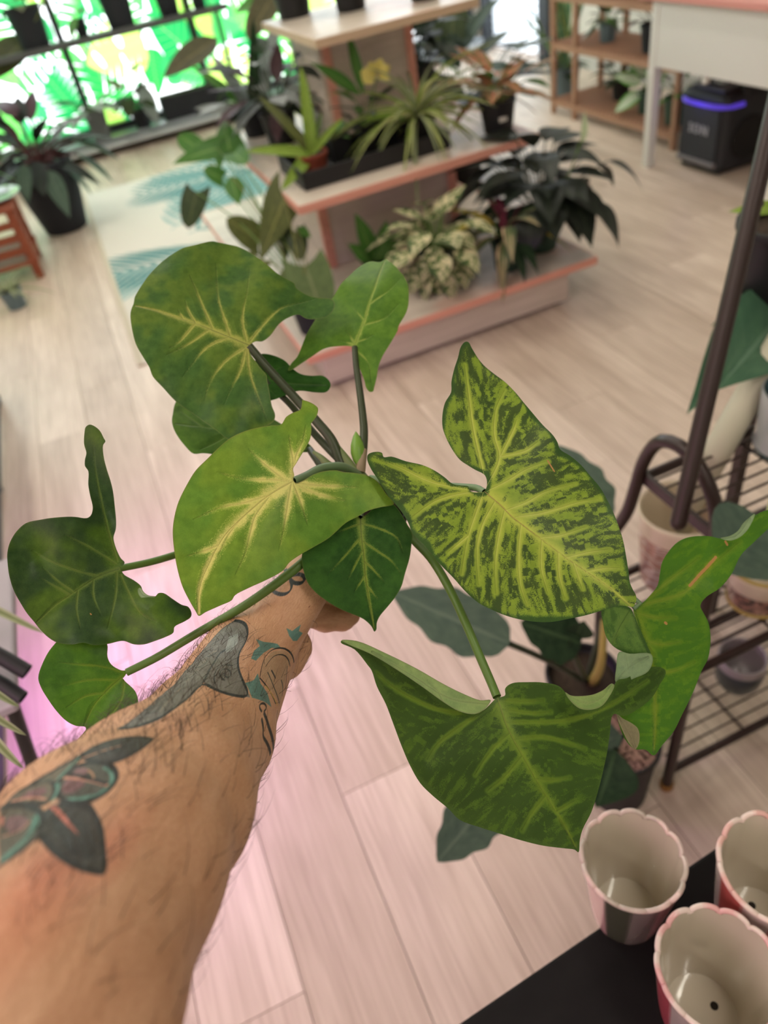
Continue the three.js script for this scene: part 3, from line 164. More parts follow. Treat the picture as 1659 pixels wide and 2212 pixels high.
const PLANT={"STEM":[{"n":"petiole","p":[[0.0556,1.2659,-0.4686],[0.0596,1.2564,-0.4617],[0.0661,1.2433,-0.4509],[0.0735,1.2291,-0.4389],[0.0795,1.2182,-0.4243],[0.0836,1.2088,-0.4115],[0.0834,1.1968,-0.3975]],"r":[0.0028,0.0036],"c":0},{"n":"petiole","p":[[0.1279,1.24,-0.4658],[0.1228,1.2323,-0.4534],[0.1174,1.2212,-0.4379],[0.1124,1.2123,-0.4243],[0.1077,1.2056,-0.4127],[0.1026,1.2011,-0.4032],[0.0936,1.1916,-0.3901]],"r":[0.0021,0.0032],"c":0},{"n":"petiole","p":[[0.0426,1.2344,-0.3503],[0.0523,1.2278,-0.3593],[0.0641,1.222,-0.3686],[0.0771,1.2131,-0.3752],[0.0853,1.2016,-0.3813],[0.0911,1.19,-0.388]],"r":[0.0022,0.0032],"c":1},{"n":"petiole","p":[[0.1409,1.2164,-0.2984],[0.1396,1.2152,-0.3053],[0.1353,1.2131,-0.3122],[0.1283,1.2062,-0.3276],[0.1135,1.1961,-0.3543],[0.0972,1.1876,-0.3828]],"r":[0.002,0.003],"c":1},{"n":"petiole","p":[[0.1041,1.1274,-0.228],[0.1053,1.1288,-0.2361],[0.1061,1.1383,-0.2517],[0.1074,1.1482,-0.2702],[0.1087,1.1569,-0.2931],[0.1077,1.1644,-0.3156],[0.1044,1.1674,-0.3339],[0.1008,1.1747,-0.3559],[0.0961,1.1853,-0.3811]],"r":[0.0026,0.003],"c":2},{"n":"petiole","p":[[0.2117,1.1233,-0.2464],[0.2167,1.1248,-0.2464],[0.2144,1.1274,-0.2514],[0.1928,1.1447,-0.2784],[0.154,1.1666,-0.3269],[0.097,1.1852,-0.3835]],"r":[0.0018,0.0028],"c":1},{"n":"petiole","p":[[-0.0714,1.2069,-0.3669],[-0.067,1.2044,-0.3687],[-0.0621,1.2018,-0.3703],[-0.0528,1.1964,-0.3745],[-0.0409,1.1901,-0.3804],[-0.0029,1.1861,-0.3811],[0.0431,1.1867,-0.3828],[0.0852,1.1884,-0.3868]],"r":[0.0022,0.003],"c":2},{"n":"petiole","p":[[-0.0893,1.1624,-0.3274],[-0.0804,1.163,-0.3276],[-0.0704,1.1639,-0.3278],[-0.0438,1.1706,-0.3268],[-0.0067,1.1798,-0.3252],[0.0296,1.1912,-0.3272],[0.0577,1.1835,-0.3512],[0.0858,1.1833,-0.382]],"r":[0.0024,0.0032],"c":2},{"n":"petiole","p":[[0.074,1.1988,-0.3373],[0.0805,1.1896,-0.3575],[0.0891,1.1846,-0.3837]],"r":[0.0018,0.0026],"c":1},{"n":"petiole","p":[[0.0727,1.1845,-0.4441],[0.0725,1.1875,-0.4287],[0.074,1.1886,-0.4123],[0.0831,1.1922,-0.3975]],"r":[0.0026,0.0034],"c":0},{"n":"petiole","p":[[0.0591,1.2295,-0.4924],[0.0633,1.2231,-0.4835],[0.0709,1.2129,-0.4702],[0.0778,1.2019,-0.4345],[0.0861,1.1931,-0.4003]],"r":[0.0022,0.003],"c":0},{"n":"sheath","p":[[0.0831,1.21,-0.415],[0.0855,1.2042,-0.4064],[0.0873,1.1986,-0.3981],[0.0885,1.1931,-0.3901]],"r":[0.0012,0.0042],"c":3},{"n":"sheath","p":[[0.07,1.2021,-0.4154],[0.0726,1.2009,-0.4082],[0.0753,1.1977,-0.4005],[0.0785,1.1961,-0.3955]],"r":[0.0012,0.0036],"c":3},{"n":"sheath","p":[[0.1015,1.201,-0.3992],[0.097,1.1975,-0.3931],[0.0925,1.1924,-0.3884]],"r":[0.0018,0.0038],"c":4},{"n":"crown","p":[[0.0803,1.1943,-0.3933],[0.0889,1.1915,-0.3904],[0.0923,1.1844,-0.3849],[0.0867,1.1731,-0.3781]],"r":[0.0045,0.0062],"c":3}],"BUD":[[0.0938,1.1941,-0.3909],[0.1018,1.2082,-0.4125]],"POT":[[0.0878,1.1691,-0.3782],[0.0791,1.0894,-0.3856]],"SPOT":{"climb":{"leaves":[[[0.583,0.6474,-3.4672],[0.6277,0.7483,-3.6834],0.16,"green","arrow",0.1],[[0.5393,0.6709,-3.5],[0.3301,0.6709,-3.4871],0.13,"green","arrow",0.1],[[0.466,0.6686,-3.6547],[0.4191,0.7179,-3.7116],0.1,"green","heart",0.1],[[0.4942,0.6008,-3.3117],[0.4307,0.6553,-3.3091],0.09,"green","heart",0.1],[[0.3638,0.6044,-3.2124],[0.2737,0.523,-3.0945],0.11,"dusk","heart",0.1],[[0.5772,0.6719,-3.3536],[0.5875,0.6636,-3.2062],0.1,"green","heart",0.1],[[0.505,0.4557,-2.9036],[0.4153,0.5588,-2.9518],0.12,"olive","heart",0.1],[[0.644,0.5767,-2.9071],[0.4621,0.44,-2.7638],0.17,"olive","arrow",0.1],[[0.571,0.4444,-2.8759],[0.6867,0.5986,-2.9841],0.12,"dusk","arrow",0.1],[[0.6391,0.4777,-2.8192],[0.6055,0.4155,-2.7035],0.08,"dusk","heart",0.1],[[0.6009,0.4131,-2.634],[0.5806,0.2792,-2.4501],0.17,"moss","heart",0.1],[[0.6456,0.4909,-2.8294],[0.676,0.4641,-2.756],0.04,"green","lance",0.1],[[0.4621,0.44,-2.7638],[0.3638,0.3943,-2.7213],0.1,"olive","heart",0.1],[[0.5158,0.6309,-3.1958],[0.492,0.5594,-3.0692],0.08,"green","lance",0.1],[[0.5704,0.3794,-2.6804],[0.4713,0.3342,-2.6385],0.1,"moss","heart",0.1]],"base":[0.5461,0.18,-2.6688]},"aroid_a":{"leaves":[[[0.3538,0.4825,-0.7042],[0.2157,0.5265,-0.8766],0.105,"slate","wavy",0.05],[[0.4603,0.4719,-0.6526],[0.3724,0.5446,-0.6866],0.09,"deep","wavy",0.1],[[0.6158,0.5367,-0.8205],[0.6647,0.5681,-1.0416],0.1,"slate","wavy",0.1],[[0.4562,0.4712,-0.6668],[0.4626,0.5292,-0.6487],0.05,"deep","lance",0.1]],"stems":[[[0.3538,0.4825,-0.7042],[0.4108,0.415,-0.6968],[0.4839,0.3182,-0.6725]],[[0.437,0.4866,-0.6584],[0.4634,0.3995,-0.6689],[0.4886,0.3174,-0.6705]],[[0.6158,0.5367,-0.8205],[0.5816,0.4341,-0.751],[0.507,0.3096,-0.6723]]],"ystem":[[0.5139,0.4864,-0.6651],[0.5031,0.407,-0.6513],[0.4973,0.3139,-0.6513]]},"aroid_b":{"leaves":[[[0.2219,0.4309,-0.5145],[0.0951,0.3803,-0.4751],0.085,"slate","wavy",0.1],[[0.4338,0.369,-0.5121],[0.3629,0.3344,-0.4586],0.1,"deep","lance",0.1],[[0.4711,0.3374,-0.5423],[0.2659,0.457,-0.5263],0.1,"slate","lance",0.1]],"stems":[[[0.2219,0.4309,-0.5145],[0.3536,0.3262,-0.5635],[0.5404,0.2235,-0.5722]]]},"upright":{"leaves":[[[1.0987,0.8389,-0.9644],[0.7003,0.8084,-0.7273],0.1,"jade","lance",0.06],[[1.0491,0.8129,-0.8856],[0.7062,0.8694,-0.6847],0.14,"jade","lance",0.05],[[1.1249,0.778,-0.9985],[0.9672,0.7459,-0.9842],0.035,"jade","lance",0.1],[[0.6275,0.7889,-0.4958],[0.5348,0.7778,-0.4693],0.12,"slate","ovate",0.1],[[1.0067,0.9733,-0.9041],[0.957,0.9658,-0.9792],0.03,"lime","lance",0.1]],"trunk":[[0.9149,0.8657,-0.763],[0.8284,0.8057,-0.732],[0.7702,0.7417,-0.7172],[0.7544,0.6953,-0.7208],[0.7704,0.5689,-0.7673],[0.8157,0.3809,-0.8328]],"pot":[1.0045,0.0,-1.0297]},"leftspider":{"leaves":[[[-0.2835,0.9762,-0.7011],[-0.2271,0.9353,-0.6493],0.009,"pale","strap",0.05],[[-0.2487,1.0277,-0.4912],[-0.2226,1.0015,-0.4607],0.007,"pale","strap",0.15],[[-0.2427,1.0312,-0.4654],[-0.2281,0.9972,-0.4309],0.008,"pale","strap",0.2],[[-0.236,1.0379,-0.4971],[-0.2219,1.0116,-0.4834],0.006,"pale","strap",0.2]]},"toplefthang":{"leaves":[[[1.2033,0.6935,-6.3622],[0.7187,0.5676,-6.2404],0.22,"bronze","ovate",0.05],[[-0.0563,0.8926,-7.151],[-0.4875,0.7161,-6.9695],0.3,"bronze","ovate",0.1],[[1.5606,0.9069,-5.9106],[1.2754,0.7417,-5.7004],0.2,"bronze","heart",0.1],[[1.7257,0.9287,-5.8863],[1.2956,0.8693,-6.0844],0.2,"green","ovate",0.1]]}}};
// ---------- helpers ----------
function rng(seed) { let a = seed >>> 0; return () => { a = (a + 0x6D2B79F5) | 0; let t = Math.imul(a ^ (a >>> 15), 1 | a); t = (t + Math.imul(t ^ (t >>> 7), 61 | t)) ^ t; return ((t ^ (t >>> 14)) >>> 0) / 4294967296; }; }
const hash = (x, y) => { let h = Math.imul(x | 0, 374761393) + Math.imul(y | 0, 668265263); h = Math.imul(h ^ (h >>> 13), 1274126177); return ((h ^ (h >>> 16)) >>> 0) / 4294967296; };
function noise(x, y) { const xi = Math.floor(x), yi = Math.floor(y); let fx = x - xi, fy = y - yi; fx = fx * fx * (3 - 2 * fx); fy = fy * fy * (3 - 2 * fy); const a = hash(xi, yi), b = hash(xi + 1, yi), c = hash(xi, yi + 1), d = hash(xi + 1, yi + 1); return a + (b - a) * fx + (c - a) * fy + (a - b - c + d) * fx * fy; }
const fbm = (x, y, o = 4) => { let s = 0, w = 0.5, t = 0; for (let i = 0; i < o; i++) { s += w * noise(x, y); t += w; x = x * 2.03 + 17.1; y = y * 2.03 + 5.7; w *= 0.5; } return s / t; };
const clamp = (x, a = 0, b = 1) => Math.min(b, Math.max(a, x));
const sstep = (a, b, x) => { const t = clamp((x - a) / (b - a)); return t * t * (3 - 2 * t); };
const lerp = (a, b, t) => a + (b - a) * t;
const mix3 = (a, b, t) => [lerp(a[0], b[0], t), lerp(a[1], b[1], t), lerp(a[2], b[2], t)];
const v3 = (a) => V(a[0], a[1], a[2]);

const names = {};
function numbered(n) { const k = names[n] = (names[n] ?? -1) + 1; return k ? n + '_' + String(k).padStart(3, '0') : n; }
function thing(name, label, category, pos = [0, 0, 0], group) { const o = new THREE.Group(); o.name = numbered(name); o.position.set(...pos); o.userData = { label, category }; if (group) o.userData.group = group; scene.add(o); return o; }
function struct(name, geo, material) { const o = geo ? new THREE.Mesh(geo, material) : new THREE.Group(); o.name = name; o.userData = { kind: 'structure' }; scene.add(o); return o; }
function part(name, geo, material, parent, label) { const m = new THREE.Mesh(geo, material); m.name = name; if (label) m.userData.label = label; parent.add(m); return m; }
function solo(name, geo, material, label, category, group) { const m = new THREE.Mesh(geo, material); m.name = numbered(name); m.userData = { label, category }; if (group) m.userData.group = group; scene.add(m); return m; }
const MAT = (color, roughness = 0.6, o = {}) => new THREE.MeshPhysicalMaterial({ color, roughness, ...o });
const rgb = (r, g, b) => new THREE.Color().setRGB(r / 255, g / 255, b / 255, THREE.SRGBColorSpace);
function box(w, h, d, x = 0, y = 0, z = 0, r = 0) { const g = r ? new RoundedBoxGeometry(w, h, d, 2, r) : new THREE.BoxGeometry(w, h, d); return g.translate(x, y, z); }
function tube(pts, r, seg = 24, rad = 8, closed = false) { return new THREE.TubeGeometry(new THREE.CatmullRomCurve3(pts.map((p) => p.isVector3 ? p : v3(p)), closed, 'centripetal'), seg, r, rad, closed); }
function taperTube(pts, r0, r1, seg = 20, rad = 10) {
  const c = new THREE.CatmullRomCurve3(pts.map((p) => p.isVector3 ? p : v3(p)), false, 'centripetal'), g = new THREE.TubeGeometry(c, seg, 1, rad), p = g.attributes.position;
  for (let i = 0; i <= seg; i++) { const o = c.getPointAt(i / seg), r = lerp(r0, r1, i / seg); for (let j = 0; j <= rad; j++) { const k = i * (rad + 1) + j; p.setXYZ(k, o.x + (p.getX(k) - o.x) * r, o.y + (p.getY(k) - o.y) * r, o.z + (p.getZ(k) - o.z) * r); } }
  return g;
}
const lathe = (prof, seg = 40) => new THREE.LatheGeometry(prof.map(([r, y]) => new THREE.Vector2(r, y)), seg);
function dataTex(w, h, fn, srgb = true, wrap = THREE.ClampToEdgeWrapping) {
  const d = new Uint8Array(w * h * 4);
  for (let y = 0; y < h; y++) for (let x = 0; x < w; x++) { const c = fn((x + 0.5) / w, (y + 0.5) / h, x, y), k = (y * w + x) * 4; if (typeof c === 'number') d[k] = d[k + 1] = d[k + 2] = clamp(c) * 255; else { d[k] = clamp(c[0], 0, 255); d[k + 1] = clamp(c[1], 0, 255); d[k + 2] = clamp(c[2], 0, 255); } d[k + 3] = 255; }
  const t = new THREE.DataTexture(d, w, h); t.magFilter = THREE.LinearFilter; t.minFilter = THREE.LinearFilter; t.wrapS = t.wrapT = wrap; if (srgb) t.colorSpace = THREE.SRGBColorSpace; t.needsUpdate = true; return t;
}

// ---------- room shell ----------
const X0 = -2.3, X1 = 3.85, Z0 = -7.3, Z1 = 1.7, CEIL = 2.9;
const wallPaint = MAT(rgb(226, 222, 216), 0.85), darkMetal = MAT(rgb(62, 66, 70), 0.45, { metalness: 0.3 }), greyMetal = MAT(rgb(150, 156, 160), 0.4, { metalness: 0.4 });
{
  const floor = struct('floor', box(X1 - X0 + 0.4, 0.1, Z1 - Z0 + 0.4, (X0 + X1) / 2, -0.06, (Z0 + Z1) / 2), MAT(rgb(146, 128, 114), 0.9));
  const PW = 0.192, PL = 1.28, variants = [];
  for (let k = 0; k < 8; k++) {
    const sx = k * 31.7, tone = [0, -7, 5, -12, 3, -4, 8, -9][k];
    const t = dataTex(96, 768, (u, v) => {
      const g = fbm(sx + u * 26 + fbm(v * 3 + sx, u * 2) * 3, v * 5 + sx, 4), f = noise(sx + u * 70, v * 16), b = fbm(u * 2 + sx * 2, v * 5, 3);
      const d = (g - 0.5) * 46 + (f - 0.5) * 12 + (b - 0.5) * 34 + tone - (g > 0.66 ? (g - 0.66) * 130 : 0);
      return [214 + d, 196 + d * 1.05, 178 + d * 1.08];
    });
    variants.push(MAT(0xffffff, 0.42, { map: t, clearcoat: 0.15, clearcoatRoughness: 0.35 }));
  }
  const pg = new THREE.BoxGeometry(PW - 0.0018, 0.012, PL - 0.0018), hg = new THREE.BoxGeometry(PW - 0.0018, 0.012, PL / 2 - 0.0018), R = rng(5);
  const uvp = (g) => { const p = g.attributes.position, n = g.attributes.normal, uv = g.attributes.uv; g.computeBoundingBox(); const b = g.boundingBox; for (let i = 0; i < p.count; i++) if (Math.abs(n.getY(i)) > 0.5) uv.setXY(i, (p.getX(i) - b.min.x) / (b.max.x - b.min.x), (p.getZ(i) - b.min.z) / PL); return g; };
  uvp(pg); uvp(hg);
  let col = 0;
  for (let x = X0 + PW / 2; x < X1; x += PW, col++) {
    const off = [0, 0.5, 0.25, 0.75][col % 4] * PL;
    for (let z = Z1 - PL / 2 + off - PL; z > Z0 - PL / 2; z -= PL) { if (z + PL / 2 > Z1 + 0.2) continue; const p = part('plank', pg, variants[Math.floor(R() * 8)], floor); p.position.set(x, 0.0005 - 0.006 + R() * 0.0006 + 0.0055 - 0.0055, z); p.rotation.y = R() > 0.5 ? Math.PI : 0; }
  }
}
struct('ceiling', box(X1 - X0 + 0.4, 0.12, Z1 - Z0 + 0.4, (X0 + X1) / 2, CEIL + 0.06, (Z0 + Z1) / 2), wallPaint);
struct('wall_left', box(0.15, CEIL, Z1 - Z0 + 0.3, X0 - 0.075, CEIL / 2, (Z0 + Z1) / 2), wallPaint);
struct('wall_front', box(X1 - X0 + 0.3, CEIL, 0.15, (X0 + X1) / 2, CEIL / 2, Z1 + 0.075), wallPaint);
// window wall: low plinth, piers and lintel around the shop window
const WY0 = 0.12, WY1 = 2.55, WX0 = -2.1, WX1 = 3.72;
struct('wall_back', mergeGeometries([box(X1 - X0 + 0.3, WY0, 0.18, (X0 + X1) / 2, WY0 / 2, Z0 - 0.09), box(X1 - X0 + 0.3, CEIL - WY1, 0.18, (X0 + X1) / 2, (CEIL + WY1) / 2, Z0 - 0.09), box(WX0 - X0 + 0.15, WY1 - WY0, 0.18, (X0 - 0.15 + WX0) / 2, (WY0 + WY1) / 2, Z0 - 0.09), box(X1 + 0.15 - WX1, WY1 - WY0, 0.18, (X1 + 0.15 + WX1) / 2, (WY0 + WY1) / 2, Z0 - 0.09)]), wallPaint);
// right wall with a second window near the corner
const RZ0 = -7.2, RZ1 = -6.15;
struct('wall_right', mergeGeometries([box(0.16, CEIL, Z1 + 0.15 - RZ1, X1 + 0.08, CEIL / 2, (Z1 + 0.15 + RZ1) / 2), box(0.16, CEIL - 2.5, RZ1 - Z0, X1 + 0.08, (CEIL + 2.5) / 2, (RZ1 + Z0) / 2), box(0.16, CEIL, RZ0 - Z0 + 0.15, X1 + 0.08, CEIL / 2, (Z0 - 0.15 + RZ0) / 2)]), wallPaint);
struct('trim_1', box(X1 - X0, 0.07, 0.03, (X0 + X1) / 2, 0.036, Z0 + 0.016), MAT(rgb(176, 172, 166), 0.6));
struct('baseboard_right', box(0.02, 0.09, Z1 - RZ1, X1 - 0.011, 0.046, (Z1 + RZ1) / 2), MAT(rgb(200, 198, 194), 0.6));

// printed leaf film on the shop window
function filmTexture() {
  const W = 2048, H = 1024, c = document.createElement('canvas'); c.width = W; c.height = H; const g = c.getContext('2d'), R = rng(11);
  g.fillStyle = '#ffffff'; g.fillRect(0, 0, W, H);
  const greens = ['#1f8f3e', '#3aa552', '#1a8043', '#5cb553', '#8cc650', '#2c9a58', '#4aa850', '#a8cf62', '#258548'];
  const leaf = (x, y, len, ang, kind, col) => {
    g.save(); g.translate(x, y); g.rotate(ang); g.fillStyle = col; g.beginPath();
    const n = 26, wid = len * (kind === 0 ? 0.42 : kind === 1 ? 0.2 : 0.3);
    g.moveTo(0, 0);
    for (let i = 0; i <= n; i++) { const t = i / n, w = wid * Math.pow(Math.sin(Math.PI * Math.pow(t, 0.62)), 0.75); g.lineTo(t * len, -w); }
    for (let i = n; i >= 0; i--) { const t = i / n, w = wid * Math.pow(Math.sin(Math.PI * Math.pow(t, 0.62)), 0.75); g.lineTo(t * len, w); }
    g.closePath(); g.fill();
    if (kind === 0) { g.fillStyle = '#ffffff'; for (const s of [-1, 1]) for (let i = 1; i < 7; i++) { const t = i / 7.2, b = t * len * 0.92; g.beginPath(); g.moveTo(b + len * 0.04, s * wid * 0.34); g.lineTo(b + len * 0.16, s * wid * 1.2); g.lineTo(b + len * 0.215, s * wid * 1.2); g.closePath(); g.fill(); } }
    g.strokeStyle = 'rgba(190,230,120,0.55)'; g.lineWidth = len * 0.012; g.beginPath(); g.moveTo(0, 0); g.lineTo(len, 0); g.stroke();
    g.lineWidth = len * 0.006; for (const s of [-1, 1]) for (let i = 1; i < 9; i++) { const t = i / 9; g.beginPath(); g.moveTo(t * len * 0.85, 0); g.lineTo(t * len * 0.85 + len * 0.13, s * wid * 0.9 * Math.sin(Math.PI * Math.pow(t, 0.62))); g.stroke(); }
    g.restore();
  };
  for (let i = 0; i < 300; i++) leaf(R() * W, R() * H, 90 + R() * 180, R() * 6.28, i % 3 === 0 ? 1 : i % 3, greens[Math.floor(R() * greens.length)]);
  for (let i = 0; i < 70; i++) leaf(R() * W, R() * H, 120 + R() * 150, R() * 6.28, 0, greens[Math.floor(R() * greens.length)]);
  g.fillStyle = '#ffffff'; for (let i = 0; i < 110; i++) { g.save(); g.translate(R() * W, R() * H); g.rotate(1.1 + R() * 0.7); g.beginPath(); g.ellipse(0, 0, 16 + R() * 22, 5 + R() * 7, 0, 0, 6.3); g.fill(); g.restore(); }
  const t = new THREE.CanvasTexture(c); t.colorSpace = THREE.SRGBColorSpace; t.magFilter = THREE.LinearFilter; return t;
}
{
  const win = struct('window_1');
  const film = MAT(0xffffff, 1, { map: filmTexture(), transmission: 0.92, thickness: 0, specularIntensity: 0.2 });
  const TRANSOM = 1.45, edges = [WX0, -0.86, 0.17, 1.2, 2.02, 2.75, WX1], frost = MAT(rgb(244, 247, 250), 1, { transmission: 0.9, thickness: 0, specularIntensity: 0.2 }), fw = 0.05;
  for (let i = 0; i < edges.length - 1; i++) {
    const a = edges[i] + fw / 2, b = edges[i + 1] - fw / 2;
    for (const [ya, yb, up] of [[WY0 + fw, TRANSOM - 0.02, false], [TRANSOM + 0.02, WY1 - fw, true]]) {
      const g = new THREE.PlaneGeometry(b - a, yb - ya), uv = g.attributes.uv, white = up || i === 5;
      for (let k = 0; k < uv.count; k++) uv.setXY(k, lerp((a - WX0) / 4.85, (b - WX0) / 4.85, uv.getX(k)), lerp((ya - WY0) / (WY1 - WY0), (yb - WY0) / (WY1 - WY0), uv.getY(k)));
      part('pane', g, white ? frost : film, win, white ? 'frosted white pane' : 'glass pane covered with printed green leaf film').position.set((a + b) / 2, (ya + yb) / 2, Z0 - 0.05);
    }
  }
  for (const x of edges) part('mullion', box(fw, WY1 - WY0, 0.09), darkMetal, win).position.set(x, (WY0 + WY1) / 2, Z0 - 0.02);
  for (const y of [WY0 + fw / 2, TRANSOM, WY1 - fw / 2]) part('window_frame', box(WX1 - WX0, fw, 0.10), darkMetal, win).position.set((WX0 + WX1) / 2, y, Z0 - 0.02);
  part('window_sill', box(WX1 - WX0, 0.035, 0.26, 0, 0, 0, 0.008), greyMetal, win).position.set((WX0 + WX1) / 2, 0.105, Z0 + 0.13);
  part('window_sill', box(WX1 - WX0, 0.03, 0.16, 0, 0, 0, 0.006), MAT(rgb(190, 194, 196), 0.5), win).position.set((WX0 + WX1) / 2, 0.072, Z0 + 0.24);
}
{
  const win = struct('window_2');
  const slat = box(0.012, 0.052, RZ1 - RZ0 - 0.1), wm = MAT(rgb(240, 244, 248), 1, { transmission: 0.6, thickness: 0, specularIntensity: 0.2 });
  for (let i = 0; i < 44; i++) { const s = part('slat', slat, wm, win); s.position.set(X1 + 0.03, 0.03 + i * 0.0555, (RZ0 + RZ1) / 2); s.rotation.z = 0.25; }
  for (const z of [RZ0 + 0.03, RZ1 - 0.035]) part('window_frame', box(0.12, 2.5, 0.07), darkMetal, win).position.set(X1, 1.25, z);
  part('window_frame', box(0.12, 0.06, RZ1 - RZ0), darkMetal, win).position.set(X1, 2.47, (RZ0 + RZ1) / 2);
  part('corner_post', box(0.11, 2.9, 0.13), MAT(rgb(40, 44, 56), 0.6), win).position.set(X1 - 0.06, 1.45, RZ1 + 0.09);
}
// ceiling battens
{
  const glow = MAT(0xffffff, 0.5, { emissive: new THREE.Color(1, 0.95, 0.88), emissiveIntensity: 3 }), housing = MAT(rgb(236, 236, 236), 0.5), body = box(0.13, 0.05, 1.24, 0, 0.045, 0, 0.01), lens = box(0.1, 0.022, 1.18, 0, 0.012, 0, 0.008);
  BATTENS.forEach(([x, z], i) => { const t = thing('ceiling_light', 'white LED batten on the ceiling, out of view above the shop', 'light', [x, 2.826, z], 'ceiling battens'); part('housing', body, housing, t); part('lens', lens, glow, t); });
  for (const [z, w, lx, ly, col, l] of [[-1.42, 0.42, -0.74, 0.605, new THREE.Color(0.8, 0.3, 1), 'purple grow lamp bar hanging low over the left rack'], [-0.1, 0.92, -0.98, 1.355, new THREE.Color(1, 0.45, 0.75), 'pink grow lamp bar hanging beside the photographer']]) {
    const t = thing('grow_lamp', l, 'lamp', [lx, ly, z]);
    part('housing', box(0.26, 0.04, w + 0.04, 0, 0.025, 0, 0.01), housing, t); part('lens', box(0.22, 0.012, w, 0, 0, 0, 0.004), MAT(0xffffff, 0.5, { emissive: col, emissiveIntensity: 2 }), t);
    for (const s of [-1, 1]) part('cord', tube([[0, 0.04, s * w * 0.4], [0, 0.8, s * w * 0.4], [0, 2.9 - ly, s * w * 0.4]], 0.003, 4, 5), darkMetal, t);
  }
}

// ---------- leaves for the background plants ----------
const PROF = {
  ovate: (t) => Math.pow(Math.sin(Math.PI * Math.pow(t, 0.72)), 0.85), lance: (t) => Math.pow(Math.sin(Math.PI * Math.pow(t, 0.8)), 1.1), strap: (t) => Math.min(1, 0.55 + t * 2) * Math.pow(1 - Math.pow(t, 3), 0.7),
  heart: (t) => Math.pow(1 - Math.pow(Math.abs(t - 0.28) / 0.72, 1.9), 0.6) || 0, arrow: (t) => Math.pow(1 - t, 0.8) * (0.75 + 0.45 * Math.sin(Math.PI * Math.pow(t, 0.8))), wavy: (t) => Math.pow(Math.sin(Math.PI * Math.pow(t, 0.7)), 0.7) * (1 + 0.07 * Math.sin(t * 24 + 1)),
};
const BACK = { heart: 0.22, arrow: 0.4 }, leafCache = {};
function leafGeo(shape, bend = 0.15) {
  const key = shape + bend.toFixed(2); if (leafCache[key]) return leafCache[key];
  const rows = shape === 'wavy' ? 26 : 9, cols = 4, pos = [], uv = [], idx = [];
  for (let i = 0; i <= rows; i++) for (let j = 0; j <= cols; j++) {
    const t = i / rows, s = j / cols * 2 - 1, w = PROF[shape](clamp(t, 0.001, 0.999)) * 0.5, z = t - (BACK[shape] || 0) * Math.pow(Math.abs(s), 1.6) * Math.pow(1 - t, 2);
    pos.push(s * w, -bend * t * t + 0.05 * Math.abs(s) * w * 2 - 0.04 * s * s * w + bend * 0.35 * t, z); uv.push(j / cols, t);
  }
  for (let i = 0; i < rows; i++) for (let j = 0; j < cols; j++) { const a = i * (cols + 1) + j; idx.push(a, a + cols + 1, a + 1, a + 1, a + cols + 1, a + cols + 2); }
  const g = new THREE.BufferGeometry(); g.setAttribute('position', new THREE.Float32BufferAttribute(pos, 3)); g.setAttribute('uv', new THREE.Float32BufferAttribute(uv, 2)); g.setIndex(idx); g.computeVertexNormals();
  return leafCache[key] = g;
}
const LM = (fn, coat = 0.35, tr = 0.22) => MAT(0xffffff, 1, { map: dataTex(64, 128, fn), transmission: tr, thickness: 0, clearcoat: coat, clearcoatRoughness: 0.38, specularIntensity: 0.4, side: THREE.DoubleSide });
const plain = (c, vein, sx) => (u, v) => { const m = Math.abs(u - 0.5), n = (fbm(u * 9 + sx, v * 12 + sx, 3) - 0.5) * 26, side = Math.abs(((v * 9 + m * 5) % 1) - 0.5); const k = m < 0.035 ? 0.8 : side < 0.05 ? 0.25 : 0; return mix3([c[0] + n, c[1] + n, c[2] + n * 0.7], vein, k); };
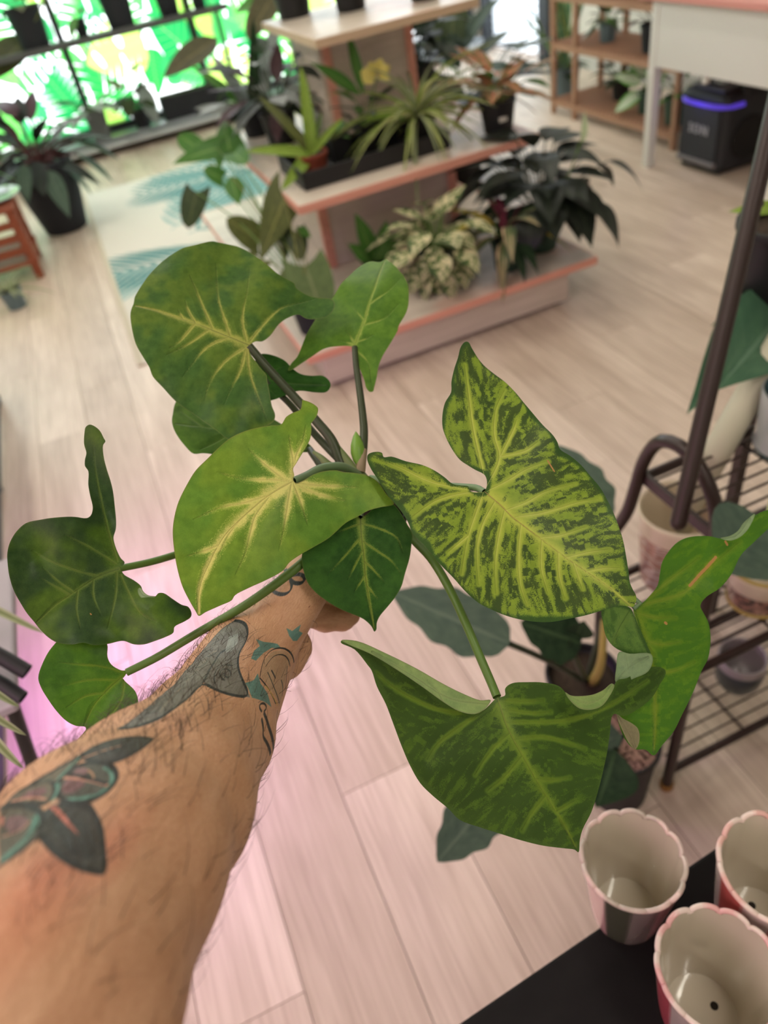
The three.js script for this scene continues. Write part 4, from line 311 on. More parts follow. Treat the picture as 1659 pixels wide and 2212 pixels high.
const leafMat = {
  green: LM(plain([72, 120, 48], [130, 165, 90], 1)), olive: LM(plain([84, 92, 44], [130, 130, 70], 2)), dusk: LM(plain([52, 66, 36], [90, 96, 60], 3)), moss: LM(plain([92, 112, 66], [130, 140, 95], 4)),
  deep: LM(plain([34, 58, 34], [70, 95, 60], 5)), slate: LM(plain([78, 98, 84], [104, 122, 106], 6), 0.25), jade: LM(plain([70, 112, 84], [110, 145, 120], 7), 0.5), lime: LM(plain([130, 160, 60], [170, 190, 100], 8)),
  dark: LM(plain([26, 36, 26], [52, 62, 46], 9), 0.5, 0.12), bronze: LM(plain([78, 72, 46], [110, 100, 66], 10)), pale: LM((u, v) => { const m = Math.abs(u - 0.5); return m < 0.2 ? [128, 142, 96] : [168, 176, 140]; }),
  spider: LM((u, v) => { const m = Math.abs(u - 0.5), n = noise(u * 30, v * 8) * 20; return m < 0.2 ? [205 + n, 208 + n, 150 + n] : [124 + n, 146 + n, 66]; }, 0.2, 0.35),
  pothos: LM((u, v) => { const k = fbm(u * 5 + 3, v * 7, 3), f = fbm(u * 20, v * 26, 2); return k + f * 0.25 > 0.64 ? [222, 214, 172] : k > 0.42 ? [126, 146, 84] : [66, 92, 52]; }),
  trad: LM((u, v) => { const m = Math.abs(u - 0.5), n = noise(u * 26, v * 3); return n > 0.6 ? [206, 176, 140] : m < 0.16 ? [96, 112, 68] : [72, 88, 56]; }),
  tradpink: LM((u, v) => noise(u * 22, v * 3) > 0.45 ? [132, 40, 74] : [92, 62, 60]),
  yellowing: LM((u, v) => noise(u * 8, v * 5) > 0.5 ? [196, 168, 72] : [150, 150, 72]),
  agla: LM((u, v) => { const k = fbm(u * 16, v * 20, 3), m = Math.abs(u - 0.5); return m < 0.06 ? [214, 120, 96] : k > 0.52 ? [198, 126, 96] : [104, 112, 66]; }),
  calathea: LM((u, v) => { const m = Math.abs(u - 0.5); return m < 0.28 + noise(v * 10, u * 3) * 0.1 ? [206, 224, 196] : [104, 164, 72]; }),
  burgundy: LM(plain([58, 34, 40], [96, 50, 56], 12), 0.5, 0.1), silver: LM((u, v) => { const n = noise(u * 30, v * 20) * 34; return [136 + n, 142 + n, 140 + n]; }, 0.4),
  snake: LM((u, v) => { const m = Math.abs(u - 0.5); return m > 0.4 ? [176, 182, 92] : noise(u * 5, v * 40) > 0.55 ? [66, 100, 72] : [96, 132, 96]; }),
  petal: LM((u, v) => [238, 226, 138], 0.1, 0.35), spathe: LM(() => [198, 214, 170], 0.2, 0.4), redleaf: LM(plain([120, 60, 44], [150, 90, 60], 14)),
};
const stemMat = { green: MAT(rgb(96, 128, 60), 0.6), dark: MAT(rgb(54, 64, 42), 0.6), olive: MAT(rgb(116, 120, 62), 0.6), straw: MAT(rgb(176, 158, 84), 0.6), wine: MAT(rgb(90, 48, 48), 0.6), pale: MAT(rgb(168, 178, 124), 0.6) };
const UPREF = V(-0.1, 0.72, 0.5).normalize();
function leafAB(parent, A, B, w, mat, shape, bend = 0.15, ref = UPREF, name = 'leaf') {
  const d = B.clone().sub(A), len = d.length(); d.divideScalar(len); const side = new THREE.Vector3().crossVectors(ref, d); if (side.lengthSq() < 1e-4) side.set(1, 0, 0); side.normalize(); const n = new THREE.Vector3().crossVectors(d, side);
  const m = part(name, leafGeo(shape, bend), leafMat[mat] || mat, parent); m.quaternion.setFromRotationMatrix(new THREE.Matrix4().makeBasis(side, n, d)); m.position.copy(A); m.scale.set(w, len, len); return m;
}
function petiole(parent, pts, r, mat, name = 'petiole') { return part(name, tube(pts, r, 6, 5), mat, parent); }
// leaves fan out of the crown at height y0
function rosette(p, o) {
  const R = rng(o.seed), { n, y0, pet, len, wid, elev, shape = 'lance', mats, bend = [0.1, 0.35], stem = 'green', pr = 0.0025, crown = 0.02, arc = [0, 6.283], droop = 0.5 } = o, rr = (a) => lerp(a[0], a[1], R());
  for (let i = 0; i < n; i++) {
    const az = lerp(arc[0], arc[1], (i + 0.6 * R()) / n * (o.turns ?? 1) % 1), el = rr(elev), pl = rr(pet), L = rr(len), W = rr(wid);
    const out = V(Math.cos(az), 0, Math.sin(az)), base = out.clone().multiplyScalar(crown * R()).add(V(0, y0, 0));
    const d0 = out.clone().multiplyScalar(Math.cos(el)).add(V(0, Math.sin(el), 0)), A = base.clone().addScaledVector(d0, pl), el2 = el - droop * (0.6 + 0.8 * R()), d1 = out.clone().multiplyScalar(Math.cos(el2)).add(V(0, Math.sin(el2), 0)).add(V((R() - 0.5) * 0.5, 0, (R() - 0.5) * 0.5)).normalize();
    if (pl > 0.02) { const mid = base.clone().lerp(A, 0.5).add(V(0, pl * 0.05, 0)); petiole(p, [base, mid, A], pr, stemMat[stem]); }
    const B = A.clone().addScaledVector(d1, L), ref = V(-d1.x * d1.y, 1 - d1.y * d1.y, -d1.z * d1.y); if (ref.lengthSq() < 0.02) ref.copy(out).negate();
    leafAB(p, A, B, W, mats[Math.floor(R() * mats.length)], shape, Math.round(rr(bend) * 10) / 10, ref.normalize());
  }
}
// ---------- pots ----------
const potMat = { black: MAT(rgb(20, 20, 23), 0.55), green: MAT(rgb(44, 70, 56), 0.55), terracotta: MAT(rgb(134, 60, 40), 0.8), grey: MAT(rgb(92, 96, 98), 0.6), bluegrey: MAT(rgb(96, 116, 124), 0.35), charcoal: MAT(rgb(26, 28, 35), 0.75) };
const soilMat = MAT(0xffffff, 0.95, { map: dataTex(128, 128, (u, v) => { const n = fbm(u * 30, v * 30, 3) * 50; return [34 + n, 26 + n * 0.85, 20 + n * 0.7]; }) });
function nurseryPot(p, r, h, mat, taper = 0.78, lip = 0.012) {
  part('pot', lathe([[0, 0], [r * taper, 0], [r * taper * 1.02, 0.004], [r * 0.985, h - lip * 1.4], [r * 1.03, h - lip * 1.3], [r * 1.05, h - lip], [r * 1.05, h - 0.002], [r * 1.03, h], [r * 0.97, h], [r * 0.955, h - 0.004], [r * 0.92, h * 0.8], [0, h * 0.8]], 36), mat, p);
  part('soil', lathe([[r * 0.94, h * 0.86], [r * 0.6, h * 0.885], [0, h * 0.9]].reverse(), 28), soilMat, p);
}
function squarePot(p, w, h, mat) {
  const s = new THREE.Shape(); s.moveTo(-w / 2, -w / 2); s.lineTo(w / 2, -w / 2); s.lineTo(w / 2, w / 2); s.lineTo(-w / 2, w / 2); s.closePath(); const i = w / 2 - 0.006, hole = new THREE.Path(); hole.moveTo(-i, -i); hole.lineTo(-i, i); hole.lineTo(i, i); hole.lineTo(i, -i); hole.closePath(); s.holes.push(hole);
  const g = new THREE.ExtrudeGeometry(s, { depth: h, bevelEnabled: false }).rotateX(-Math.PI / 2), q = g.attributes.position; for (let k = 0; k < q.count; k++) { const f = lerp(0.8, 1, q.getY(k) / h); q.setX(k, q.getX(k) * f); q.setZ(k, q.getZ(k) * f); } g.computeVertexNormals();
  part('pot', mergeGeometries([g.index ? g.toNonIndexed() : g, box(w * 0.8, 0.006, w * 0.8, 0, 0.003, 0).toNonIndexed()]), mat, p);
  part('soil', box(w * 0.9, 0.01, w * 0.9, 0, h * 0.8, 0), soilMat, p);
}

// ---------- tiered display stand ----------
const woodTex = (sx, base, amp, pink) => dataTex(256, 256, (u, v) => { const g = fbm(u * 4 + sx, v * 40 + sx, 4) - 0.5, b = fbm(u * 5 + sx * 3, v * 5, 3), d = g * amp + (b - 0.5) * 26; const k = pink ? sstep(0.58, 0.7, fbm(u * 3 + sx, v * 7 + sx, 3)) * 0.35 : 0; return mix3([base[0] + d, base[1] + d, base[2] + d], [216, 150, 130], k); }, true, THREE.RepeatWrapping);
const standWood = MAT(0xffffff, 0.45, { map: woodTex(3, [214, 200, 186], 36, true), clearcoat: 0.25, clearcoatRoughness: 0.3 }), standPink = MAT(0xffffff, 0.6, { map: woodTex(9, [222, 158, 138], 40, false) }), standPlain = MAT(0xffffff, 0.6, { map: woodTex(5, [206, 192, 178], 24, false) });
const SH = { bottom: 0.18, mid: 0.595, top: 1.035 };
{
  const t = thing('display_stand', 'whitewashed three-tier wooden display stand with pink edges, loaded with plants', 'display stand', [1.14, 0, -3.38]);
  const C = [1.14, -3.38], B = (x0, x1, y0, y1, z0, z1, r = 0) => box(x1 - x0, y1 - y0, z1 - z0, (x0 + x1) / 2 - C[0], (y0 + y1) / 2, (z0 + z1) / 2 - C[1], r);
  part('plinth', B(0.56, 1.59, 0.0, 0.02, -4.25, -2.47), MAT(rgb(70, 62, 56), 0.8), t);
  part('base', B(0.54, 1.61, 0.02, 0.155, -4.29, -2.44, 0.004), standPlain, t);
  const shelf = (nm, x0, x1, y, z0, z1) => { const s = part(nm, B(x0, x1, y - 0.03, y, z0, z1, 0.004), standWood, t); const e = 0.004; for (const g of [B(x0 - e, x1 + e, y - 0.031, y - 0.001, z1 - 0.001, z1 + e), B(x0 - e, x1 + e, y - 0.031, y - 0.001, z0 - e, z0 + 0.001), B(x0 - e, x0 + 0.001, y - 0.031, y - 0.001, z0, z1), B(x1 - 0.001, x1 + e, y - 0.031, y - 0.001, z0, z1)]) part('edge_band', g, nm === 'top_shelf' ? MAT(rgb(206, 180, 150), 0.6) : standPink, s); };
  shelf('bottom_shelf', 0.48, 1.717, SH.bottom, -4.34, -2.41);
  part('lower_column', B(0.83, 1.44, SH.bottom, SH.mid - 0.03, -3.78, -3.1), standPlain, t);
  for (const x of [0.83, 1.44]) part('corner_strip', B(x - 0.02, x + 0.02, SH.bottom, SH.mid - 0.03, -3.115, -3.09), standPink, t);
  shelf('middle_shelf', 0.65, 1.655, SH.mid, -4.02, -2.73);
  part('upper_column', B(1.02, 1.44, SH.mid, SH.top - 0.03, -3.7, -3.36), standPlain, t);
  for (const x of [1.06, 1.43]) part('corner_strip', B(x - 0.022, x + 0.012, SH.mid, SH.top - 0.03, -3.375, -3.35), standPink, t);
  shelf('top_shelf', 0.93, 1.6, SH.top, -3.8, -3.06);
}
// bottom shelf plants
{
  let p = thing('potted_pothos', 'cream-variegated pothos in a dark green pot on the lowest display shelf', 'plant', [1.13, SH.bottom, -2.62]);
  nurseryPot(p, 0.075, 0.15, potMat.green);
  rosette(p, { seed: 21, n: 40, turns: 3, y0: 0.14, pet: [0.05, 0.19], len: [0.1, 0.135], wid: [0.075, 0.1], elev: [0.1, 1.4], shape: 'ovate', mats: ['pothos'], droop: 0.8 });
  rosette(p, { seed: 22, n: 16, y0: 0.13, pet: [0.08, 0.13], len: [0.1, 0.13], wid: [0.07, 0.09], elev: [-0.5, 0.2], shape: 'ovate', mats: ['pothos'], droop: 0.7 });
  p = thing('potted_tradescantia', 'cream-striped bromeliad-like plant with magenta heart in a small dark pot', 'plant', [1.4, SH.bottom, -2.56]);
  nurseryPot(p, 0.06, 0.12, potMat.green);
  rosette(p, { seed: 31, n: 22, turns: 2, y0: 0.12, pet: [0.02, 0.08], len: [0.16, 0.26], wid: [0.04, 0.055], elev: [0.3, 1.4], mats: ['trad', 'trad', 'deep', 'yellowing'], bend: [0.3, 0.6], droop: 0.9 });
  rosette(p, { seed: 32, n: 5, y0: 0.14, pet: [0.0, 0.01], len: [0.1, 0.16], wid: [0.03, 0.04], elev: [0.9, 1.5], mats: ['tradpink'], droop: 0.2 });
  p = thing('potted_peace_lily', 'dark glossy peace lily with drooping leaves at the end of the lowest display shelf', 'plant', [1.6, SH.bottom, -2.64]);
  nurseryPot(p, 0.085, 0.16, potMat.green);
  rosette(p, { seed: 41, n: 54, turns: 5, y0: 0.15, pet: [0.1, 0.32], len: [0.16, 0.23], wid: [0.095, 0.13], elev: [0.2, 1.4], mats: ['dark'], stem: 'dark', bend: [0.3, 0.6], droop: 0.95 });
  const bs = V(1.685, 0.63, -2.47).sub(p.position); petiole(p, [V(0, 0.15, 0), bs.clone().multiplyScalar(0.6), bs], 0.003, stemMat.green, 'flower_stalk'); leafAB(p, bs.clone().add(V(0, -0.03, 0)), bs.clone().add(V(0.01, 0.075, 0)), 0.028, 'spathe', 'lance', 0.1, V(0, 0.2, 1), 'spathe');
  p = thing('potted_cutting', 'small plant with broad upright green leaves against the lower column', 'plant', [0.93, SH.bottom, -2.82]);
  nurseryPot(p, 0.05, 0.1, potMat.black);
  for (const [a, b, w] of [[[0, 0.1, 0], [-0.055, 0.31, 0.05], 0.075], [[0.01, 0.1, 0.01], [0.06, 0.25, 0.06], 0.07], [[0.02, 0.09, 0.02], [0.12, 0.2, 0.06], 0.065], [[-0.01, 0.09, 0], [-0.1, 0.2, 0.03], 0.06], [[0, 0.09, 0.02], [0.02, 0.2, 0.13], 0.06]]) leafAB(p, v3(a), v3(b), w, 'green', 'ovate', 0.1, V(0, 0.4, 1));
}
// climbing arrowhead plant on the left end of the lowest shelf
{
  const S = PLANT.SPOT.climb, p = thing('climbing_arrowhead_plant', 'tall straggling plant with arrow-shaped leaves leaning over the teal rug', 'plant', [0.575, SH.bottom, -2.6]);
  nurseryPot(p, 0.075, 0.13, potMat.charcoal);
  const o = p.position, top = V(0, 0.12, 0), node = v3([0.45, 0.75, -3.0]).sub(o);
  S.leaves.forEach(([a, b, w, m, sh, bd], i) => { const A = v3(a).sub(o), B = v3(b).sub(o); leafAB(p, A, B, w, m, sh, bd); const mid = A.clone().lerp(top, 0.5).add(V(0.015 * (i % 3 - 1), 0.06, 0)); petiole(p, [top.clone().add(V(0.01 * (i % 4 - 1.5), 0, 0.01 * (i % 3 - 1))), mid, A], 0.003, stemMat[i < 7 ? 'green' : 'olive']); });
}
// middle shelf
{
  const tr = thing('plant_tray', 'long black plastic tray of pots on the middle display shelf', 'tray', [1.03, SH.mid, -3.03]);
  const w = 0.62, d = 0.34, h = 0.065;
  part('tray_base', box(w - 0.02, 0.006, d - 0.02, 0, 0.004, 0), potMat.black, tr);
  for (const s of [-1, 1]) { part('tray_wall', box(w, h, 0.008, 0, h / 2, s * (d / 2 - 0.004), 0.003), potMat.black, tr); part('tray_wall', box(0.008, h, d, s * (w / 2 - 0.004), h / 2, 0, 0.003), potMat.black, tr); }
  const ty = SH.mid + 0.008;
  let p = thing('potted_slipper_orchid', 'strap-leaved yellow-green plant in a terracotta pot at the tray end', 'plant', [0.82, ty, -3.03]);
  nurseryPot(p, 0.06, 0.075, potMat.terracotta);
  for (const [a, b, ww, m] of [[[0, 0.07, 0], [0.05, 0.36, -0.06], 0.05, 'lime'], [[0, 0.07, 0], [-0.24, 0.15, -0.02], 0.045, 'lime'], [[0, 0.07, 0], [-0.17, 0.02, 0.12], 0.05, 'lime'], [[0, 0.07, 0], [0.09, 0.2, -0.05], 0.03, 'moss'], [[0, 0.07, 0], [0.12, 0.18, 0.07], 0.03, 'lime'], [[0, 0.07, 0], [-0.12, 0.3, -0.12], 0.045, 'olive']]) leafAB(p, v3(a), v3(b), ww, m, 'strap', 0.2, V(0, 0.6, 0.8));
  p = thing('potted_flowering_plant', 'leafy green plant with a pale yellow flower cluster in the black tray', 'plant', [1.1, ty, -3.12]);
  squarePot(p, 0.1, 0.1, potMat.black);
  rosette(p, { seed: 51, n: 13, y0: 0.09, pet: [0.02, 0.12], len: [0.1, 0.17], wid: [0.035, 0.055], elev: [0.3, 1.4], shape: 'lance', mats: ['green', 'deep', 'green'], droop: 0.6 });
  leafAB(p, V(-0.01, 0.2, 0), V(-0.17, 0.36, -0.04), 0.06, 'green', 'lance'); leafAB(p, V(-0.02, 0.12, 0.03), V(0.1, 0.15, 0.16), 0.05, 'lime', 'ovate'); leafAB(p, V(0, 0.2, 0), V(0.0, 0.44, -0.06), 0.045, 'green', 'lance', 0.1, V(0, 0.3, 1));
  petiole(p, [V(0, 0.08, 0), V(0.03, 0.17, 0), V(0.06, 0.25, 0.02)], 0.003, stemMat.green, 'flower_stalk');
  const R = rng(8); for (let k = 0; k < 14; k++) { const az = R() * 6.28, e = R() * 1.4 - 0.4, o = V(Math.cos(az) * Math.cos(e), Math.sin(e), Math.sin(az) * Math.cos(e)); leafAB(p, V(0.06, 0.265, 0.02).addScaledVector(o, 0.012), V(0.06, 0.265, 0.02).addScaledVector(o, 0.062), 0.045, 'petal', 'ovate', 0.1, V(0, 0.5, 1), 'petal'); }
  p = thing('potted_spider_plant', 'cream-striped spider plant arching over the front of the black tray', 'plant', [1.26, ty, -2.98]);
  squarePot(p, 0.11, 0.1, potMat.black);
  rosette(p, { seed: 61, n: 70, turns: 5, y0: 0.1, pet: [0, 0.005], len: [0.2, 0.38], wid: [0.011, 0.017], elev: [0.2, 1.5], shape: 'strap', mats: ['spider', 'spider', 'pale'], bend: [0.4, 0.9], droop: 0.5, crown: 0.01 });
  for (const [x, z, l] of [[0.955, -3.1, 'black square pot of low seedlings beside the terracotta pot'], [1.18, -3.13, 'black square pot of low seedlings behind the spider plant']]) { p = thing('seedling_pot', l, 'plant pot', [x, ty, z]); squarePot(p, 0.085, 0.095, potMat.black); rosette(p, { seed: 70 + x * 10, n: 5, y0: 0.08, pet: [0.0, 0.03], len: [0.04, 0.07], wid: [0.02, 0.03], elev: [0.2, 1.2], shape: 'ovate', mats: ['green', 'deep'] }); }
  p = thing('potted_aglaonema', 'pink-orange speckled aglaonema in a black pot at the right end of the middle shelf', 'plant', [1.575, SH.mid, -2.9]);
  nurseryPot(p, 0.072, 0.115, potMat.black);
  part('plant_label', box(0.035, 0.016, 0.002), MAT(rgb(220, 216, 206), 0.6), p, 'small white sticker').position.set(-0.012, 0.055, 0.0655); p.children[p.children.length - 1].rotation.x = -0.16;
  rosette(p, { seed: 81, n: 28, turns: 3, y0: 0.1, pet: [0.03, 0.14], len: [0.11, 0.18], wid: [0.055, 0.08], elev: [0.1, 1.3], shape: 'ovate', mats: ['agla', 'agla', 'agla', 'green'], droop: 0.6, stem: 'olive' });
  p = thing('potted_dark_foliage_plant', 'dense dark-leaved plant on the far left of the middle shelf', 'plant', [0.86, SH.mid, -3.62]);
  nurseryPot(p, 0.08, 0.13, potMat.black);
  rosette(p, { seed: 91, n: 44, turns: 4, y0: 0.12, pet: [0.05, 0.26], len: [0.14, 0.22], wid: [0.06, 0.09], elev: [0.2, 1.4], shape: 'lance', mats: ['dark', 'burgundy', 'silver', 'deep'], stem: 'dark', droop: 0.7 });
  p = thing('potted_silver_leaf_plant', 'long silvery strap-leaved plant at the back left of the middle shelf', 'plant', [0.8, SH.mid, -3.86]);
  nurseryPot(p, 0.07, 0.12, potMat.charcoal);
  for (const [b, ww, m] of [[[0.25, 0.42, -0.1], 0.09, 'silver'], [[-0.1, 0.36, -0.05], 0.07, 'silver'], [[-0.26, 0.2, 0.1], 0.06, 'silver'], [[0.1, 0.46, 0.06], 0.06, 'deep'], [[-0.2, 0.34, -0.1], 0.05, 'green']]) leafAB(p, V(0, 0.1, 0), v3(b), ww, m, 'strap', 0.1, V(0.2, 0.5, 0.8));
  p = thing('potted_calla', 'large dark-leaved plant behind the upper column, silhouetted against the bright window', 'plant', [1.6, SH.mid, -3.72]);
  nurseryPot(p, 0.085, 0.14, potMat.black);
  rosette(p, { seed: 101, n: 24, turns: 3, y0: 0.13, pet: [0.12, 0.3], len: [0.14, 0.22], wid: [0.08, 0.12], elev: [0.5, 1.45], shape: 'heart', mats: ['dark', 'deep', 'dark'], stem: 'dark', droop: 0.7 });
  rosette(p, { seed: 103, n: 10, y0: 0.12, pet: [0.05, 0.14], len: [0.12, 0.18], wid: [0.07, 0.1], elev: [0.1, 0.8], shape: 'heart', mats: ['dark', 'green'], stem: 'dark', droop: 0.7 });
  p = thing('tall_floor_foliage', 'tall dense dark plant standing on the floor behind the right side of the display stand', 'plant', [1.98, 0, -4.12]);
  nurseryPot(p, 0.14, 0.3, potMat.black);
  rosette(p, { seed: 105, n: 46, turns: 5, y0: 0.3, pet: [0.1, 0.46], len: [0.18, 0.28], wid: [0.12, 0.17], elev: [0.5, 1.5], shape: 'heart', mats: ['dark', 'dusk', 'deep'], stem: 'dark', droop: 0.7, crown: 0.08 });
  // top shelf
  [[1.06, -3.72, 0.085, 0.17, 'black nursery pot at the left end of the top shelf'], [1.25, -3.52, 0.075, 0.15, 'black nursery pot in the middle of the top shelf'], [1.5, -3.32, 0.07, 0.14, 'black nursery pot at the right end of the top shelf']].forEach(([x, z, r, h, l], i) => { const q = thing('potted_shelf_plant', l, 'plant pot', [x, SH.top, z], 'black pots on the top shelf'); nurseryPot(q, r, h, potMat.black); rosette(q, { seed: 110 + i, n: 9, y0: h * 0.9, pet: [0.04, 0.12], len: [0.12, 0.18], wid: [0.05, 0.08], elev: [0.2, 1.3], shape: 'ovate', mats: ['deep', 'green'], droop: 0.7 }); });
}
// ---------- rug ----------
{
  const W = 512, H = 1024, c = document.createElement('canvas'); c.width = W; c.height = H; const g = c.getContext('2d'), R = rng(4);
  g.fillStyle = '#dedacf'; g.fillRect(0, 0, W, H);
  const tones = ['#86aca8', '#6f9d9b', '#9dbbb6', '#5f908f'];
  for (let i = 0; i < 19; i++) {
    const x = R() * W, y = (i + R()) / 19 * H, a = R() * 6.28, L = 210 + R() * 120; g.save(); g.translate(x, y); g.rotate(a); g.strokeStyle = g.fillStyle = tones[i % 4];
    g.lineWidth = 4; g.beginPath(); g.moveTo(0, 0); g.quadraticCurveTo(L * 0.5, -18, L, 0); g.stroke();
    for (let k = 1; k < 13; k++) { const t = k / 13, l = L * 0.5 * Math.pow(Math.sin(Math.PI * (0.1 + 0.88 * t)), 0.8), bx = t * L, by = -9 * Math.sin(t * 3.1); for (const s of [-1, 1]) { g.beginPath(); g.moveTo(bx - 3.5, by); g.quadraticCurveTo(bx + l * 0.2, by + s * l * 0.5, bx + l * 0.75, by + s * l * 0.8); g.quadraticCurveTo(bx + l * 0.36, by + s * l * 0.4, bx + 3.5, by); g.closePath(); g.fill(); } }
    g.restore();
  }
  const t = new THREE.CanvasTexture(c); t.colorSpace = THREE.SRGBColorSpace; t.magFilter = THREE.LinearFilter;
  const weave = dataTex(128, 256, (u, v, x, y) => 0.5 + 0.3 * ((x + y) % 2) + 0.2 * hash(x, y), false);
  const rg = thing('area_rug', 'flat woven cream rug with teal palm-leaf pattern on the floor', 'rug', [0.66, 0.001, -4.6]);
  part('pile', box(1.54, 0.008, 2.9, 0, 0.004, 0, 0.003), MAT(0xffffff, 0.95, { map: t, bumpMap: weave, bumpScale: 0.001 }), rg);
  for (const s of [-1, 1]) { part('border', box(0.03, 0.009, 2.9, s * 0.765, 0.005, 0, 0.003), MAT(rgb(206, 196, 176), 0.95), rg); }
  { const pl = rg.children[0].geometry, p = pl.attributes.position, uv = pl.attributes.uv; for (let i = 0; i < p.count; i++) uv.setXY(i, p.getX(i) / 1.54 + 0.5, p.getZ(i) / 2.9 + 0.5); }
}
// ---------- window shelf and its plants ----------
{
  const sh = thing('window_shelf', 'long dark metal shelf running across the leaf-printed window', 'shelf', [0.0, 0.806, -7.08]);
  part('board', box(3.1, 0.022, 0.28, -0.1, 0, 0.0, 0.004), darkMetal, sh); part('front_rail', box(3.1, 0.045, 0.02, -0.1, 0.004, 0.15, 0.004), MAT(rgb(96, 98, 98), 0.4, { metalness: 0.5 }), sh);
  for (const x of [-1.55, 0.17, 1.4]) part('bracket', box(0.03, 0.7, 0.03, x, -0.36, -0.1), darkMetal, sh);
  const spots = [[-0.02, 0.13, 0.27, 'large black pot on the window shelf, nearest the left edge'], [0.335, 0.05, 0.12, 'small dark pot on the window shelf between two large pots'], [0.64, 0.12, 0.26, 'large black pot on the window shelf left of the mullion'], [1.02, 0.09, 0.2, 'medium black pot on the window shelf beside the mullion'], [1.26, 0.06, 0.14, 'small black pot at the right end of the window shelf']];
  spots.forEach(([x, r, h, l], i) => { const p = thing('window_shelf_plant', l, 'plant pot', [x, 0.818, -7.06], 'pots on the window shelf'); nurseryPot(p, r, h, potMat.charcoal); rosette(p, { seed: 120 + i, n: i === 1 ? 5 : 10, y0: h * 0.9, pet: [0.03, 0.12], len: [0.12, 0.24], wid: [0.05, 0.1], elev: [0.3, 1.3], shape: 'ovate', mats: ['green', 'bronze', 'deep'], droop: 0.6 }); });
  const sy = 0.123;
  let p = thing('sill_tray', 'black rectangular planter on the window sill', 'planter', [1.0, sy, -7.15]);
  part('trough', box(0.52, 0.17, 0.14, 0, 0.085, 0, 0.01), potMat.charcoal, p); part('soil', box(0.48, 0.01, 0.11, 0, 0.168, 0), soilMat, p);
  p = thing('sill_monstera', 'small dark split-leaf plant in a black pot on the window sill', 'plant', [0.55, sy, -7.12]);
  nurseryPot(p, 0.07, 0.13, potMat.charcoal);
  rosette(p, { seed: 131, n: 12, y0: 0.12, pet: [0.1, 0.3], len: [0.12, 0.18], wid: [0.1, 0.14], elev: [0.5, 1.4], shape: 'heart', mats: ['dark', 'dusk'], stem: 'dark', droop: 0.8 });
  leafAB(p, V(0.08, 0.3, 0.05), V(0.1, 0.02, 0.16), 0.13, 'silver', 'ovate');
  p = thing('sill_grey_planter', 'square grey planter with big pale leaves on the window sill', 'plant', [0.2, sy, -7.1]);
  squarePot(p, 0.17, 0.22, potMat.grey);
  rosette(p, { seed: 141, n: 9, y0: 0.2, pet: [0.05, 0.14], len: [0.2, 0.3], wid: [0.1, 0.14], elev: [0.2, 1.0], shape: 'ovate', mats: ['silver', 'moss', 'deep'], droop: 0.4 });
  p = thing('sill_red_plant', 'bushy green plant with red leaves low at the left of the window', 'plant', [-0.62, 0, -6.75]);
  nurseryPot(p, 0.13, 0.25, potMat.charcoal);
  rosette(p, { seed: 151, n: 30, turns: 3, y0: 0.22, pet: [0.08, 0.3], len: [0.1, 0.16], wid: [0.05, 0.07], elev: [0.2, 1.4], shape: 'ovate', mats: ['green', 'green', 'redleaf', 'lime'], droop: 0.6 });
  // leaves hanging into the top left of the picture
  p = thing('hanging_vine', 'hanging vine with large bronze leaves between window and display stand', 'plant', [0.95, 1.75, -5.05]);
  nurseryPot(p, 0.1, 0.16, potMat.charcoal);
  part('hanger', tube([[0, 0.14, 0], [0, 0.6, 0], [0, 1.15, 0]], 0.003, 4, 5), darkMetal, p);
  const o = p.position;
  PLANT.SPOT.toplefthang.leaves.forEach(([a, b, w, m, s, bd]) => { const A = v3(a).sub(o), B = v3(b).sub(o); leafAB(p, A, B, w, m, s, bd); petiole(p, [V(0, 0.13, 0), A.clone().multiplyScalar(0.4).add(V(0, 0.12, 0)), A], 0.005, stemMat.olive, 'vine'); });
}
// ---------- big black floor pot ----------
{
  const p = thing('potted_rubber_plant', 'dark rubber plant in a tall black pot standing beside the rug', 'plant', [-0.27, 0, -5.42]);
  part('pot', lathe([[0, 0], [0.125, 0], [0.135, 0.01], [0.175, 0.2], [0.195, 0.4], [0.2, 0.42], [0.185, 0.425], [0.178, 0.41], [0.165, 0.34], [0, 0.34]], 48), potMat.charcoal, p);
  part('soil', lathe([[0, 0.38], [0.1, 0.375], [0.176, 0.37]], 28), soilMat, p);
  rosette(p, { seed: 161, n: 34, turns: 4, y0: 0.42, pet: [0.06, 0.26], len: [0.2, 0.32], wid: [0.085, 0.12], elev: [-0.1, 1.4], shape: 'ovate', mats: ['dark', 'dark', 'burgundy', 'slate'], stem: 'wine', pr: 0.006, droop: 0.6, crown: 0.06 });
}
